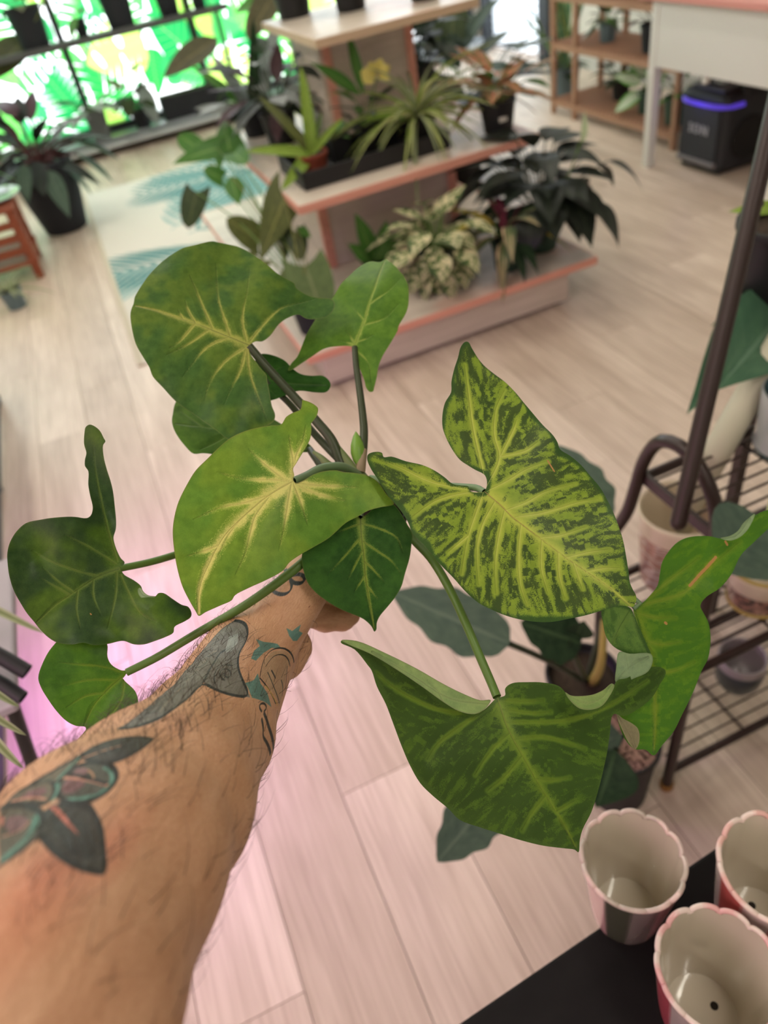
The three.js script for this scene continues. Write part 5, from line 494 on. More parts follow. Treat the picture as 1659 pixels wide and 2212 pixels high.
// ---------- wooden plant crates at the far left ----------
{
  const orange = MAT(0xffffff, 0.6, { map: woodTex(21, [140, 70, 42], 50, false) });
  const t = thing('wooden_plant_stand', 'orange-stained two-tier wooden plant stand at the left edge', 'plant stand', [-0.72, 0, -4.85]);
  for (const x of [-0.24, 0.24]) for (const z of [-0.2, 0.2]) part('leg', box(0.045, 0.4, 0.045, x, 0.2, z, 0.004), orange, t);
  for (const y of [0.1, 0.39]) part('shelf', box(0.54, 0.022, 0.46, 0, y, 0, 0.004), orange, t);
  for (const y of [0.17, 0.24, 0.31]) part('slat', box(0.018, 0.04, 0.36, 0.245, y, 0, 0.003), orange, t);
  for (const y of [0.17, 0.24, 0.31]) part('slat', box(0.44, 0.04, 0.018, 0, y, 0.205, 0.003), orange, t);
  const ty = 0.401;
  let p = thing('glass_saucer', 'wide pale glass saucer on top of the orange wooden stand', 'saucer', [-0.56, ty, -4.86]);
  part('dish', lathe([[0, 0], [0.11, 0], [0.16, 0.02], [0.165, 0.03], [0.155, 0.026], [0.1, 0.008], [0, 0.008]], 40), MAT(rgb(206, 222, 226), 0.15, { clearcoat: 0.6 }), p);
  p = thing('saucer_plant', 'dark pot of yellow-green leaves standing in the glass saucer', 'plant', [-0.6, ty + 0.009, -4.88]);
  nurseryPot(p, 0.07, 0.13, potMat.charcoal); rosette(p, { seed: 171, n: 14, y0: 0.12, pet: [0.03, 0.12], len: [0.12, 0.2], wid: [0.05, 0.08], elev: [0.2, 1.2], shape: 'ovate', mats: ['lime', 'green', 'redleaf'], droop: 0.6 });
  p = thing('floor_spider_plant', 'small pale spider plant in a green pot in front of the orange stand', 'plant', [-0.62, 0.0, -4.3]);
  nurseryPot(p, 0.06, 0.1, potMat.bluegrey); rosette(p, { seed: 181, n: 16, y0: 0.09, pet: [0, 0.005], len: [0.12, 0.22], wid: [0.014, 0.02], elev: [0.4, 1.4], shape: 'strap', mats: ['pale'], bend: [0.3, 0.7], droop: 0.5 });
}
// ---------- right side: slatted rack, table, speaker ----------
{
  const wood = MAT(0xffffff, 0.6, { map: woodTex(33, [168, 126, 102], 46, false) });
  const t = thing('slatted_rack', 'three-tier slatted wooden plant rack along the right wall', 'rack', [3.22, 0, -4.2]);
  const xa = -0.17, xb = 0.2, za = -0.62, zb = 0.6, slat = box(0.37, 0.012, 0.018);
  for (const z of [za, -0.37, zb]) for (const x of [xa, xb]) part('post', box(0.028, 0.72, 0.034, x, 0.36, z, 0.003), wood, t);
  for (const y of [0.07, 0.4, 0.665]) { const s = part('shelf_rail', box(0.022, 0.03, zb - za, xa, y, (za + zb) / 2), wood, t); part('shelf_rail', box(0.022, 0.03, zb - za, xb, y, (za + zb) / 2), wood, t); for (let k = 0; k < 31; k++) part('slat', slat, wood, t).position.set(0.015, y + 0.021, za + 0.02 + k * 0.0395); }
  const sy = [0.097, 0.427, 0.692];
  let p = thing('potted_snake_plant', 'tall snake plant in a blue-grey pot beside the slatted rack', 'plant', [3.3, 0, -5.08]);
  nurseryPot(p, 0.11, 0.2, potMat.bluegrey); rosette(p, { seed: 201, n: 13, y0: 0.18, pet: [0, 0.01], len: [0.4, 0.75], wid: [0.05, 0.075], elev: [1.1, 1.5], shape: 'strap', mats: ['snake'], bend: [0, 0.1], droop: 0.1, crown: 0.06 }); rosette(p, { seed: 202, n: 12, y0: 0.18, pet: [0.03, 0.1], len: [0.1, 0.16], wid: [0.05, 0.07], elev: [0, 0.9], shape: 'ovate', mats: ['deep', 'slate'] });
  p = thing('potted_calathea', 'white-centred calathea leaning out of the lowest rack shelf', 'plant', [3.2, sy[0], -4.02]);
  nurseryPot(p, 0.07, 0.12, potMat.green); for (const [b, w] of [[[-0.16, 0.22, -0.12], 0.11], [[-0.2, 0.04, -0.06], 0.09], [[-0.02, 0.3, -0.2], 0.09], [[0.08, 0.24, 0.05], 0.09], [[-0.12, 0.26, 0.12], 0.09]]) { const B = v3(b); leafAB(p, B.clone().multiplyScalar(0.25).add(V(0, 0.11, 0)), B, w, 'calathea', 'ovate', 0.1); petiole(p, [V(0, 0.1, 0), B.clone().multiplyScalar(0.12).add(V(0, 0.11, 0)), B.clone().multiplyScalar(0.25).add(V(0, 0.11, 0))], 0.003, stemMat.green); }
  p = thing('rack_green_pot', 'dark green pot with thin leaves on the lowest rack shelf next to the table leg', 'plant', [3.16, sy[0], -3.72]);
  nurseryPot(p, 0.075, 0.14, potMat.green); rosette(p, { seed: 211, n: 12, y0: 0.12, pet: [0.05, 0.14], len: [0.12, 0.18], wid: [0.03, 0.05], elev: [0.4, 1.3], mats: ['green', 'silver'], droop: 0.5 });
  p = thing('rack_fern', 'low dark green plant at the back of the lowest rack shelf', 'plant', [3.28, sy[0], -4.4]);
  nurseryPot(p, 0.06, 0.11, potMat.black); rosette(p, { seed: 212, n: 22, turns: 2, y0: 0.1, pet: [0.03, 0.12], len: [0.08, 0.14], wid: [0.04, 0.06], elev: [0.2, 1.3], shape: 'ovate', mats: ['deep', 'dusk'] });
  p = thing('rack_burgundy_plant', 'dark burgundy plant in a black pot on the middle rack shelf', 'plant', [3.17, sy[1], -3.98]);
  nurseryPot(p, 0.075, 0.14, potMat.charcoal); rosette(p, { seed: 213, n: 18, y0: 0.13, pet: [0.04, 0.16], len: [0.1, 0.18], wid: [0.04, 0.06], elev: [0.2, 1.4], mats: ['burgundy', 'dark', 'burgundy'], stem: 'wine' });
  p = thing('rack_tall_green_pot', 'tall green pot behind the white table leg on the middle rack shelf', 'plant', [3.18, sy[1], -3.74]);
  nurseryPot(p, 0.06, 0.17, potMat.green); rosette(p, { seed: 214, n: 10, y0: 0.15, pet: [0.03, 0.1], len: [0.08, 0.14], wid: [0.03, 0.05], elev: [0.4, 1.4], mats: ['green'] });

  p = thing('rack_trailing_plant', 'small trailing green plant in a pale pot at the left of the middle rack shelf', 'plant', [3.2, sy[1], -4.45]);
  nurseryPot(p, 0.055, 0.1, potMat.bluegrey); rosette(p, { seed: 215, n: 18, turns: 2, y0: 0.09, pet: [0.02, 0.1], len: [0.06, 0.1], wid: [0.03, 0.05], elev: [-0.2, 1.2], shape: 'heart', mats: ['green', 'silver', 'deep'] });
  p = thing('rack_succulent', 'dark pot of short upright leaves on the top rack shelf', 'plant', [3.2, sy[2], -4.1]);
  nurseryPot(p, 0.07, 0.12, potMat.charcoal); rosette(p, { seed: 216, n: 14, y0: 0.1, pet: [0.0, 0.05], len: [0.12, 0.22], wid: [0.03, 0.05], elev: [0.7, 1.5], mats: ['deep', 'snake'] });
  const white = MAT(rgb(232, 230, 226), 0.55);
  const tb = thing('white_table', 'white table with deep panelled apron and pink top at the right', 'table', [3.12, 0, -2.85]);
  part('table_top', box(0.72, 0.03, 1.5, 0, 0.79, 0, 0.004), MAT(0xffffff, 0.5, { map: woodTex(41, [228, 158, 150], 20, false) }), tb);
  part('apron', box(0.02, 0.285, 1.32, -0.32, 0.632, 0.03, 0.003), white, tb); part('apron', box(0.02, 0.285, 1.32, 0.32, 0.632, 0.03, 0.003), white, tb);
  part('apron', box(0.64, 0.285, 0.02, 0, 0.632, -0.63, 0.003), white, tb);
  for (const x of [-0.31, 0.31]) for (const z of [-0.65, 0.69]) part('leg', box(0.048, 0.775, 0.048, x, 0.3875, z, 0.004), white, tb);
  part('wheel_bracket', box(0.03, 0.035, 0.03, -0.31, 0.472, -0.28, 0.008), white, tb);

  const s = thing('party_speaker', 'black portable party speaker with a glowing blue light ring under the white table', 'speaker', [3.06, 0, -3.26]);
  const bm = MAT(rgb(38, 40, 46), 0.55), gm = MAT(rgb(48, 51, 60), 0.6, { bumpMap: dataTex(128, 128, (u, v, x, y) => ((x >> 1) + (y >> 1)) % 2, false, THREE.RepeatWrapping), bumpScale: 0.0006 });
  part('cabinet', box(0.29, 0.37, 0.34, 0.01, 0.195, 0, 0.045), bm, s); part('foot_rail', box(0.25, 0.02, 0.28, 0.01, 0.01, 0, 0.008), bm, s);
  part('front_grille', box(0.02, 0.25, 0.27, -0.136, 0.19, 0, 0.009), gm, s);
  part('lower_lip', box(0.03, 0.03, 0.28, -0.138, 0.05, 0, 0.012), MAT(rgb(120, 116, 120), 0.35), s, 'grey lower lip');
  const ring = [[0.02, 0.325, -0.178], [-0.1, 0.325, -0.165], [-0.142, 0.325, -0.12], [-0.15, 0.323, 0], [-0.142, 0.325, 0.12], [-0.1, 0.325, 0.165], [-0.04, 0.326, 0.176]];
  part('light_strip', tube(ring, 0.011, 40, 8), MAT(rgb(60, 40, 180), 0.4, { emissive: new THREE.Color(0.16, 0.08, 0.9), emissiveIntensity: 0.4 }), s, 'blue-violet light strip');
  const pl = new THREE.PointLight(new THREE.Color(0.3, 0.2, 1), 0.006); pl.position.set(-0.2, 0.33, 0); pl.castShadow = true; s.add(pl);
  part('control_panel', box(0.2, 0.016, 0.22, -0.01, 0.384, 0, 0.006), MAT(rgb(74, 80, 92), 0.35), s);
  part('display', box(0.05, 0.004, 0.08, -0.04, 0.394, 0), MAT(rgb(24, 24, 60), 0.2), s);
  for (const z of [-0.15, 0.15]) part('handle_post', tube([[-0.02, 0.35, z], [0.0, 0.41, z * 0.97], [0.04, 0.45, z * 0.9]], 0.02, 10, 8), bm, s);
  part('handle', tube([[0.04, 0.45, -0.137], [0.05, 0.458, 0], [0.04, 0.45, 0.137]], 0.018, 12, 8), bm, s);
  part('side_woofer', new THREE.CylinderGeometry(0.1, 0.105, 0.016, 36).rotateX(Math.PI / 2).translate(0.02, 0.16, 0.172), MAT(rgb(16, 16, 17), 0.8), s);
  part('power_cord', tube([[0.15, 0.3, 0.08], [0.19, 0.32, 0.12], [0.2, 0.2, 0.16], [0.22, 0.01, 0.2], [0.3, 0.006, 0.3]], 0.004, 20, 6), bm, s);
  const font = await new FontLoader().loadAsync('fonts/droid/droid_sans_bold.typeface.json');
  const tg = new TextGeometry('ION', { font, size: 0.044, depth: 0.003, curveSegments: 4 }); tg.computeBoundingBox(); tg.translate(-(tg.boundingBox.max.x + tg.boundingBox.min.x) / 2, 0, 0).scale(1.25, 1, 1).rotateY(-Math.PI / 2).translate(-0.146, 0.185, 0);
  part('lettering', tg, MAT(rgb(168, 170, 178), 0.4), s, 'pale ION lettering');

  const b = thing('yellow_edged_board', 'white board with a yellow edge leaning at the right border', 'board', [2.69, 0, -2.22]);
  part('panel', box(0.02, 0.62, 0.72, 0, 0.312, 0.02, 0.003), MAT(rgb(236, 234, 228), 0.6), b); part('edge', box(0.026, 0.62, 0.016, 0, 0.312, -0.348, 0.003), MAT(rgb(206, 150, 24), 0.5), b, 'yellow edge'); part('foot', box(0.12, 0.012, 0.72, 0, 0.006, 0.02), MAT(rgb(236, 234, 228), 0.6), b);
}
// ---------- metal plant stand, near right ----------
{
  const m = MAT(rgb(44, 25, 22), 0.4, { metalness: 0.2, clearcoat: 0.2, clearcoatRoughness: 0.3 });
  const t = thing('metal_plant_stand', 'dark bronze tubular plant stand with arched end and wire shelves', 'plant stand', [0.62, 0, -0.57]);
  const o = t.position, q = (pts) => pts.map((p) => v3(p).sub(o)), r = 0.0105;
  for (const x of [0.615, 1.3]) {
    part('arched_frame', tube(q([[x, 0.012, -0.566], [x + 0.004, 0.2, -0.566], [x + 0.008, 0.4, -0.567], [x + 0.012, 0.6, -0.568], [x + 0.014, 0.7, -0.572], [x + 0.014, 0.765, -0.595], [x + 0.012, 0.805, -0.645], [x + 0.01, 0.795, -0.7], [x + 0.008, 0.74, -0.732], [x + 0.004, 0.68, -0.742], [x, 0.62, -0.752], [x - 0.004, 0.56, -0.775], [x, 0.48, -0.81], [x + 0.004, 0.3, -0.815], [x + 0.006, 0.012, -0.82]]), r, 90, 12), m, t);
    part('end_bar', box(0.008, 0.02, 0.165, x + 0.012 - o.x, 0.7, -0.652 - o.z), m, t);
    for (const z of [-0.566, -0.82]) part('foot_cap', new THREE.CylinderGeometry(0.014, 0.014, 0.016, 14).translate(x - o.x + (z < -0.7 ? 0.006 : 0), 0.008, z - o.z), MAT(rgb(150, 106, 52), 0.5), t);
  }
  for (const [y, za, zb] of [[0.7, -0.735, -0.572], [0.38, -0.812, -0.567], [0.06, -0.817, -0.566]]) {
    for (const z of [za, zb]) part('rail', tube(q([[0.625, y, z], [0.96, y, z], [1.305, y, z]]), 0.0085, 4, 10), m, t);
    const n = y > 0.5 ? 7 : 9; for (let k = 1; k < n; k++) part('wire', tube(q([[0.625, y + 0.008, lerp(za, zb, k / n)], [0.96, y + 0.008, lerp(za, zb, k / n)], [1.305, y + 0.008, lerp(za, zb, k / n)]]), 0.0022, 3, 6), m, t);
    part('cross_wire', tube(q([[0.8, y + 0.004, za], [0.8, y + 0.004, (za + zb) / 2], [0.8, y + 0.004, zb]]), 0.003, 3, 6), m, t);
  }
  const pole = thing('shepherd_pole', 'slim dark bronze pole leaning upward through the metal plant stand', 'pole', [0.551, 0.771, -0.569]);
  part('rod', tube([[0, 0, 0], [0.068, 0.131, -0.053], [0.205, 0.396, -0.158], [0.41, 0.79, -0.316]], 0.0115, 8, 14), m, pole); part('end_cap', new THREE.SphereGeometry(0.0115, 14, 10), m, pole);
  const L = [0.551 + 0.109 * 1.6, 0.771 + 0.211 * 1.6, -0.569 - 0.084 * 1.6]; part('hook_boss', new THREE.SphereGeometry(0.005, 8, 6), m, pole).position.set(L[0] - 0.551 + 0.012, L[1] - 0.771, L[2] + 0.569);
  // ceramics on the stand
  const cream = MAT(rgb(222, 206, 182), 0.35, { clearcoat: 0.4, clearcoatRoughness: 0.2 });
  const speck = (s) => dataTex(256, 128, (u, v) => { const a = fbm(u * 60 + s, v * 26, 3), b = fbm(u * 18 + s, v * 60, 2); return a > 0.56 ? [60, 52, 50] : b > 0.55 ? [172, 130, 112] : [140, 102, 90]; });
  const foil = (s) => dataTex(256, 256, (u, v, x, y) => { const a = noise(u * 30 + s, v * 90), b = Math.abs(((v * 46 + Math.floor(u * 40) % 2 * 0.5) % 1) - 0.5); return b < 0.16 ? [120, 96, 84] : a > 0.6 ? [232, 226, 220] : [196, 156, 138]; });
  let p = thing('cream_patterned_pot', 'cream-lined pot with a mottled metallic pattern on the metal stand', 'plant pot', [0.735, 0.392, -0.755]);
  part('outer', lathe([[0.056, 0], [0.06, 0.004], [0.074, 0.165]], 48), MAT(0xffffff, 0.28, { map: foil(3), metalness: 0.35 }), p); part('liner', lathe([[0, 0], [0.058, 0.0], [0.0745, 0.166], [0.076, 0.174], [0.072, 0.178], [0.068, 0.17], [0.054, 0.014], [0, 0.012]], 48), cream, p);
  p = thing('speckled_pot', 'pink and black speckled ceramic pot with a yellow rim on the metal stand', 'plant pot', [0.82, 0.392, -0.635]);
  part('outer', lathe([[0.045, 0.006], [0.05, 0.012], [0.06, 0.09]], 48), MAT(0xffffff, 0.3, { map: speck(2), clearcoat: 0.5 }), p); part('liner', lathe([[0, 0.004], [0.048, 0.005], [0.0605, 0.088], [0.063, 0.096], [0.059, 0.1], [0.055, 0.094], [0.046, 0.016], [0, 0.014]], 48), cream, p);
  const gold = MAT(rgb(172, 146, 74), 0.4); part('rim', new THREE.TorusGeometry(0.0595, 0.0035, 8, 48).rotateX(Math.PI / 2).translate(0, 0.098, 0), gold, p, 'yellow rim'); part('rim', new THREE.TorusGeometry(0.048, 0.004, 8, 48).rotateX(Math.PI / 2).translate(0, 0.006, 0), gold, p);
  p = thing('slate_blue_pot', 'slate-blue glazed cup pot on the lowest wire shelf of the metal stand', 'plant pot', [0.86, 0.0735, -0.66]);
  part('body', lathe([[0, 0], [0.034, 0], [0.045, 0.02], [0.05, 0.06], [0.047, 0.088], [0.048, 0.092], [0.044, 0.092], [0.043, 0.086], [0.046, 0.06], [0.04, 0.02], [0, 0.012]], 40), MAT(0xffffff, 0.3, { map: dataTex(8, 64, (u, v) => v < 0.34 ? [52, 60, 68] : [150, 140, 142]), clearcoat: 0.4 }), p);
  p = thing('teal_glazed_pot', 'pale and teal dip-glazed pot on the top wire shelf at the right border', 'plant pot', [0.835, 0.712, -0.66]);
  part('body', lathe([[0, 0], [0.045, 0], [0.05, 0.006], [0.053, 0.02], [0.05, 0.03], [0.053, 0.11], [0.049, 0.112], [0.046, 0.03], [0, 0.02]], 40), MAT(0xffffff, 0.25, { map: dataTex(64, 64, (u, v) => v < 0.32 + noise(u * 8, 1) * 0.14 ? [58, 84, 92] : v > 0.72 ? [66, 92, 98] : [172, 176, 178]), clearcoat: 0.5 }), p);
  // broad-leaved plant and pale trunk behind the stand
  p = thing('broad_leaf_plant', 'plant with big smooth blue-green leaves and a pale thick stem behind the bronze pole', 'plant', PLANT.SPOT.upright.pot);
  nurseryPot(p, 0.085, 0.18, potMat.charcoal);
  const U = PLANT.SPOT.upright, po = p.position;
  U.leaves.forEach(([a, b, w, mm, s, bd]) => { const A = v3(a).sub(po), B = v3(b).sub(po); leafAB(p, A, B, w, mm, s, bd); petiole(p, [v3(U.trunk[0]).sub(po), v3(U.trunk[0]).sub(po).lerp(A, 0.5).add(V(0.02, 0.02, 0)), A], 0.006, stemMat.pale); });
  part('trunk', taperTube(U.trunk.map((a) => v3(a).sub(po)).concat([V(0, 0.16, 0)]), 0.024, 0.017, 30, 10), MAT(rgb(196, 192, 170), 0.6), p, 'pale thick stem');
  p = thing('black_corner_pot', 'black curved pot at the right border beside the bronze pole', 'plant pot', [0.99, 0.84, -0.88]);
  nurseryPot(p, 0.075, 0.13, potMat.black); part('stand_post', box(0.02, 0.84, 0.02, 0, -0.42, 0), m, p);
}
// ---------- floor plants below the stand ----------
{
  let p = thing('aroid_in_soil', 'grey-green wavy-leaved plant in a dark pot of bare soil on the floor', 'plant', [0.545, 0, -0.765]);
  nurseryPot(p, 0.072, 0.2, potMat.black, 0.8);
  let S = PLANT.SPOT.aroid_a, o = p.position.clone();
  S.leaves.forEach(([a, b, w, m, s, bd]) => leafAB(p, v3(a).sub(o), v3(b).sub(o), w, m, s, bd));
  S.stems.forEach((l) => petiole(p, [...l.slice(0, -1).map((a) => v3(a).sub(o)), V(0.005, 0.17, 0.01)], 0.006, stemMat.dark));
  part('sheath', taperTube([...S.ystem.slice(0, -1).map((a) => v3(a).sub(o)), V(0.015, 0.17, 0.015)], 0.006, 0.011, 12, 8), stemMat.straw, p, 'yellowing upright sheath');
  p = thing('aroid_in_gravel', 'plant in a black pot topped with pinkish gravel at the foot of the metal stand', 'plant', [0.525, 0, -0.607]);
  nurseryPot(p, 0.07, 0.19, potMat.black, 0.8);
  S = PLANT.SPOT.aroid_b; const o2 = p.position.clone();
  S.leaves.forEach(([a, b, w, m, s, bd]) => leafAB(p, v3(a).sub(o2), v3(b).sub(o2), w, m, s, bd)); petiole(p, [...S.stems[0].slice(0, -1).map((a) => v3(a).sub(o2)), V(0, 0.17, 0)], 0.006, stemMat.dark);
  petiole(p, [V(-0.02, 0.16, 0.01), v3(S.leaves[1][0]).sub(o2)], 0.005, stemMat.dark); petiole(p, [V(-0.02, 0.16, 0), v3(S.leaves[2][0]).sub(o2)], 0.005, stemMat.dark);
  const R = rng(77), gs = []; for (let k = 0; k < 260; k++) { const a = R() * 6.28, r = 0.064 * Math.sqrt(R()), g = new THREE.IcosahedronGeometry(0.0035 + R() * 0.003, 0); g.scale(1, 0.7 + R() * 0.3, 1).rotateY(R() * 6).translate(Math.cos(a) * r, 0.173 + R() * 0.005, Math.sin(a) * r); gs.push(g); }
  const gr = part('gravel', mergeGeometries(gs), MAT(rgb(172, 138, 124), 0.9), p, 'pinkish gravel topping'); gr.userData.kind = 'stuff';
}
// ---------- black table with scalloped pots ----------
{
  const tb = thing('black_table', 'black-topped display table at the lower right corner', 'table', [0.42, 0, 0.122]);
  tb.rotation.y = 0.08;
  const bm = MAT(0xffffff, 0.8, { map: dataTex(256, 256, (u, v) => { const n = fbm(u * 40, v * 40, 3) * 16; return [9 + n * 0.7, 7 + n * 0.7, 8 + n * 0.7]; }), specularIntensity: 0.5 });
  part('table_top', box(1.15, 0.03, 0.7, 0, 0.705, 0, 0.004), bm, tb); for (const x of [-0.52, 0.52]) for (const z of [-0.3, 0.3]) part('leg', box(0.04, 0.69, 0.04, x, 0.345, z), bm, tb);
  const glaze = MAT(rgb(222, 212, 194), 0.18, { clearcoat: 0.9, clearcoatRoughness: 0.06 });
  function wall(r0, r1, h0, h1, amp, lobes, inward) { // scalloped wall, r(h), rim height waves with the lobes
    const n = 120, rows = 10, pos = [], uv = [], idx = [];
    for (let i = 0; i <= rows; i++) for (let j = 0; j <= n; j++) { const t = i / rows, a = j / n * 6.28319, sc = Math.pow(Math.abs(Math.cos(a * lobes / 2)), 0.6), r = lerp(r0, r1, Math.pow(t, 0.8)) * (1 + amp * 0.035 * (sc - 0.6) * Math.pow(t, 5)), y = lerp(h0, h1 + 0.0045 * (sc - 1), t); pos.push(Math.cos(a) * r, y, Math.sin(a) * r); uv.push(j / n, t); }
    for (let i = 0; i < rows; i++) for (let j = 0; j < n; j++) { const a = i * (n + 1) + j; inward ? idx.push(a, a + 1, a + n + 1, a + 1, a + n + 2, a + n + 1) : idx.push(a, a + n + 1, a + 1, a + 1, a + n + 1, a + n + 2); }
    const g = new THREE.BufferGeometry(); g.setAttribute('position', new THREE.Float32BufferAttribute(pos, 3)); g.setAttribute('uv', new THREE.Float32BufferAttribute(uv, 2)); g.setIndex(idx); g.computeVertexNormals(); return g;
  }
  function rimTube(r, y, lobes) { const pts = []; for (let j = 0; j < 120; j++) { const a = j / 120 * 6.28319, sc = Math.pow(Math.abs(Math.cos(a * lobes / 2)), 0.6), rr = r * (1 + 0.035 * (sc - 0.6)); pts.push(V(Math.cos(a) * rr, y + 0.0045 * (sc - 1), Math.sin(a) * rr)); } return tube(pts, 0.0024, 160, 8, true); }
  const stripe = (cols, n) => dataTex(n * 32, 16, (u) => { const k = Math.floor(u * n) % cols.length, f = (u * n) % 1, e = Math.min(f, 1 - f); return mix3(cols[k], cols[(k + (f > 0.5 ? 1 : cols.length - 1)) % cols.length], e < 0.06 ? 0.4 : 0); });
  function pot(label, x, z, s, H, cols, n, rot) {
    const p = thing('scalloped_pot', label, 'plant pot', [x, 0.72, z], 'scalloped ceramic pots'); p.scale.setScalar(s); p.rotation.y = rot;
    part('outer_wall', wall(0.033, 0.0465, 0, H, 1, 12, false), MAT(0xffffff, 0.25, { map: stripe(cols, n), clearcoat: 0.7, clearcoatRoughness: 0.12 }), p);
    part('liner', wall(0.029, 0.0435, 0.006, H - 0.001, 1, 12, true), glaze, p);
    part('rim', rimTube(0.045, H, 12), MAT(0xffffff, 0.25, { map: stripe(cols.map((c) => mix3(c, [236, 214, 204], 0.7)), n), clearcoat: 0.6 }), p);
    part('base', lathe([[0, 0], [0.033, 0], [0.033, 0.002], [0.029, 0.0065], [0, 0.0065]], 48), glaze, p);
    part('drain_hole', new THREE.CylinderGeometry(0.0034, 0.0034, 0.0006, 18).translate(0.004, 0.0069, 0.012), MAT(rgb(40, 36, 32), 0.9), p);
    return p;
  }
  pot('scalloped pot with pink, grey and dark green stripes on the black table edge', 0.208, -0.212, 0.93, 0.122, [[222, 176, 178], [150, 140, 136], [84, 88, 72]], 12, 0.4);
  pot('scalloped pot with deep pink and white stripes nearest the bottom of the picture', 0.214, -0.116, 0.98, 0.118, [[214, 92, 108], [232, 214, 210]], 12, 1.1);
  pot('scalloped pot with coral and white stripes cut off by the right border', 0.304, -0.152, 1.0, 0.122, [[216, 110, 104], [228, 208, 200]], 12, 2.3);
}
// ---------- racks at the left border ----------
{
  const gm = MAT(rgb(84, 86, 90), 0.6), bm = MAT(rgb(26, 24, 30), 0.5);
  const t = thing('grey_mesh_rack', 'low grey slatted rack running along the left border', 'rack', [-0.95, 0, -2.2]);
  for (const z of [-1.05, -0.35, 0.35, 1.05]) part('post', box(0.03, 0.5, 0.03, 0.22, 0.25, z), gm, t);
  for (let k = 0; k < 15; k++) part('slat', box(0.012, 0.018, 2.12, 0.235, 0.03 + k * 0.032, 0, 0.002), gm, t);
  part('shelf', box(0.5, 0.02, 2.12, 0, 0.51, 0), gm, t);
  let p = thing('rack_dark_plant', 'dark leafy plant in a black pot on the grey rack', 'plant', [-0.86, 0.521, -2.75]);
  nurseryPot(p, 0.08, 0.14, potMat.black); rosette(p, { seed: 301, n: 14, y0: 0.12, pet: [0.03, 0.1], len: [0.1, 0.16], wid: [0.05, 0.07], elev: [0.1, 1.3], shape: 'ovate', mats: ['dark', 'burgundy'] });
  const st = thing('black_tray_stand', 'black tubular stand with a white tray at the left border', 'stand', [-0.36, 0, -0.72]);
  part('tray', box(0.16, 0.014, 0.26, 0, 0.885, -0.02, 0.005), MAT(rgb(168, 160, 168), 0.6), st);
  for (const [x, z] of [[-0.06, -0.12], [0.05, 0.0], [-0.06, 0.08]]) part('leg', tube([[x, 0.88, z], [x - 0.12, 0.4, z * 1.2], [x - 0.22, 0.0, z * 1.5]], 0.009, 6, 8), bm, st);
  part('clamp_arm', tube([[0.03, 0.96, 0.03], [0.075, 0.93, 0.062], [0.1, 0.905, 0.085]], 0.0085, 8, 10), bm, st); part('clamp_arm', tube([[0.02, 0.935, 0.05], [0.065, 0.905, 0.078], [0.085, 0.885, 0.1]], 0.0085, 8, 10), bm, st);
  part('clamp_post', tube([[0.03, 0.88, 0.02], [0.03, 0.92, 0.025], [0.03, 0.965, 0.03]], 0.0085, 6, 10), bm, st); part('clamp_post', tube([[0.01, 0.885, 0.045], [0.013, 0.91, 0.047], [0.02, 0.94, 0.05]], 0.0085, 6, 10), bm, st);
  p = thing('tray_spider_plant', 'spider plant with thin pale arching leaves at the left border', 'plant', [-0.39, 0.892, -0.72]);
  nurseryPot(p, 0.045, 0.08, potMat.black);
  const o = p.position; PLANT.SPOT.leftspider.leaves.forEach(([a, b, w, m, s, bd]) => { const A = v3(a).sub(o), B = v3(b).sub(o); leafAB(p, A, B, w, m, s, bd); petiole(p, [V(0, 0.07, 0), A.clone().multiplyScalar(0.5).add(V(0, 0.08, 0)), A], 0.003, stemMat.pale, 'runner'); });
}
// ---------- the arrowhead plant in the hand ----------
function smoothLoop(pts, per = 4) { const c = new THREE.CatmullRomCurve3(pts.map(([x, y]) => V(x, y, 0)), true, 'centripetal'), out = [], n = pts.length * per; for (let i = 0; i < n; i++) { const p = c.getPoint(i / n); out.push([p.x, p.y]); } return out; }
function hLeaf(h, L, u, v) { const a = u / L, b = v / L; return L * (h.fold * (Math.sqrt(b * b + 0.004) - 0.063) + h.droop * a * Math.abs(a) + h.wave * Math.sin(h.wf * a + h.wp + (b > 0 ? 1.3 : 0)) * Math.min(b * b, 0.35) - (h.arch || 0) * b * b); }
function segDist(px, py, ax, ay, bx, by) { const dx = bx - ax, dy = by - ay, t = clamp(((px - ax) * dx + (py - ay) * dy) / (dx * dx + dy * dy + 1e-9)), ex = px - ax - t * dx, ey = py - ay - t * dy; return [Math.sqrt(ex * ex + ey * ey), t]; }
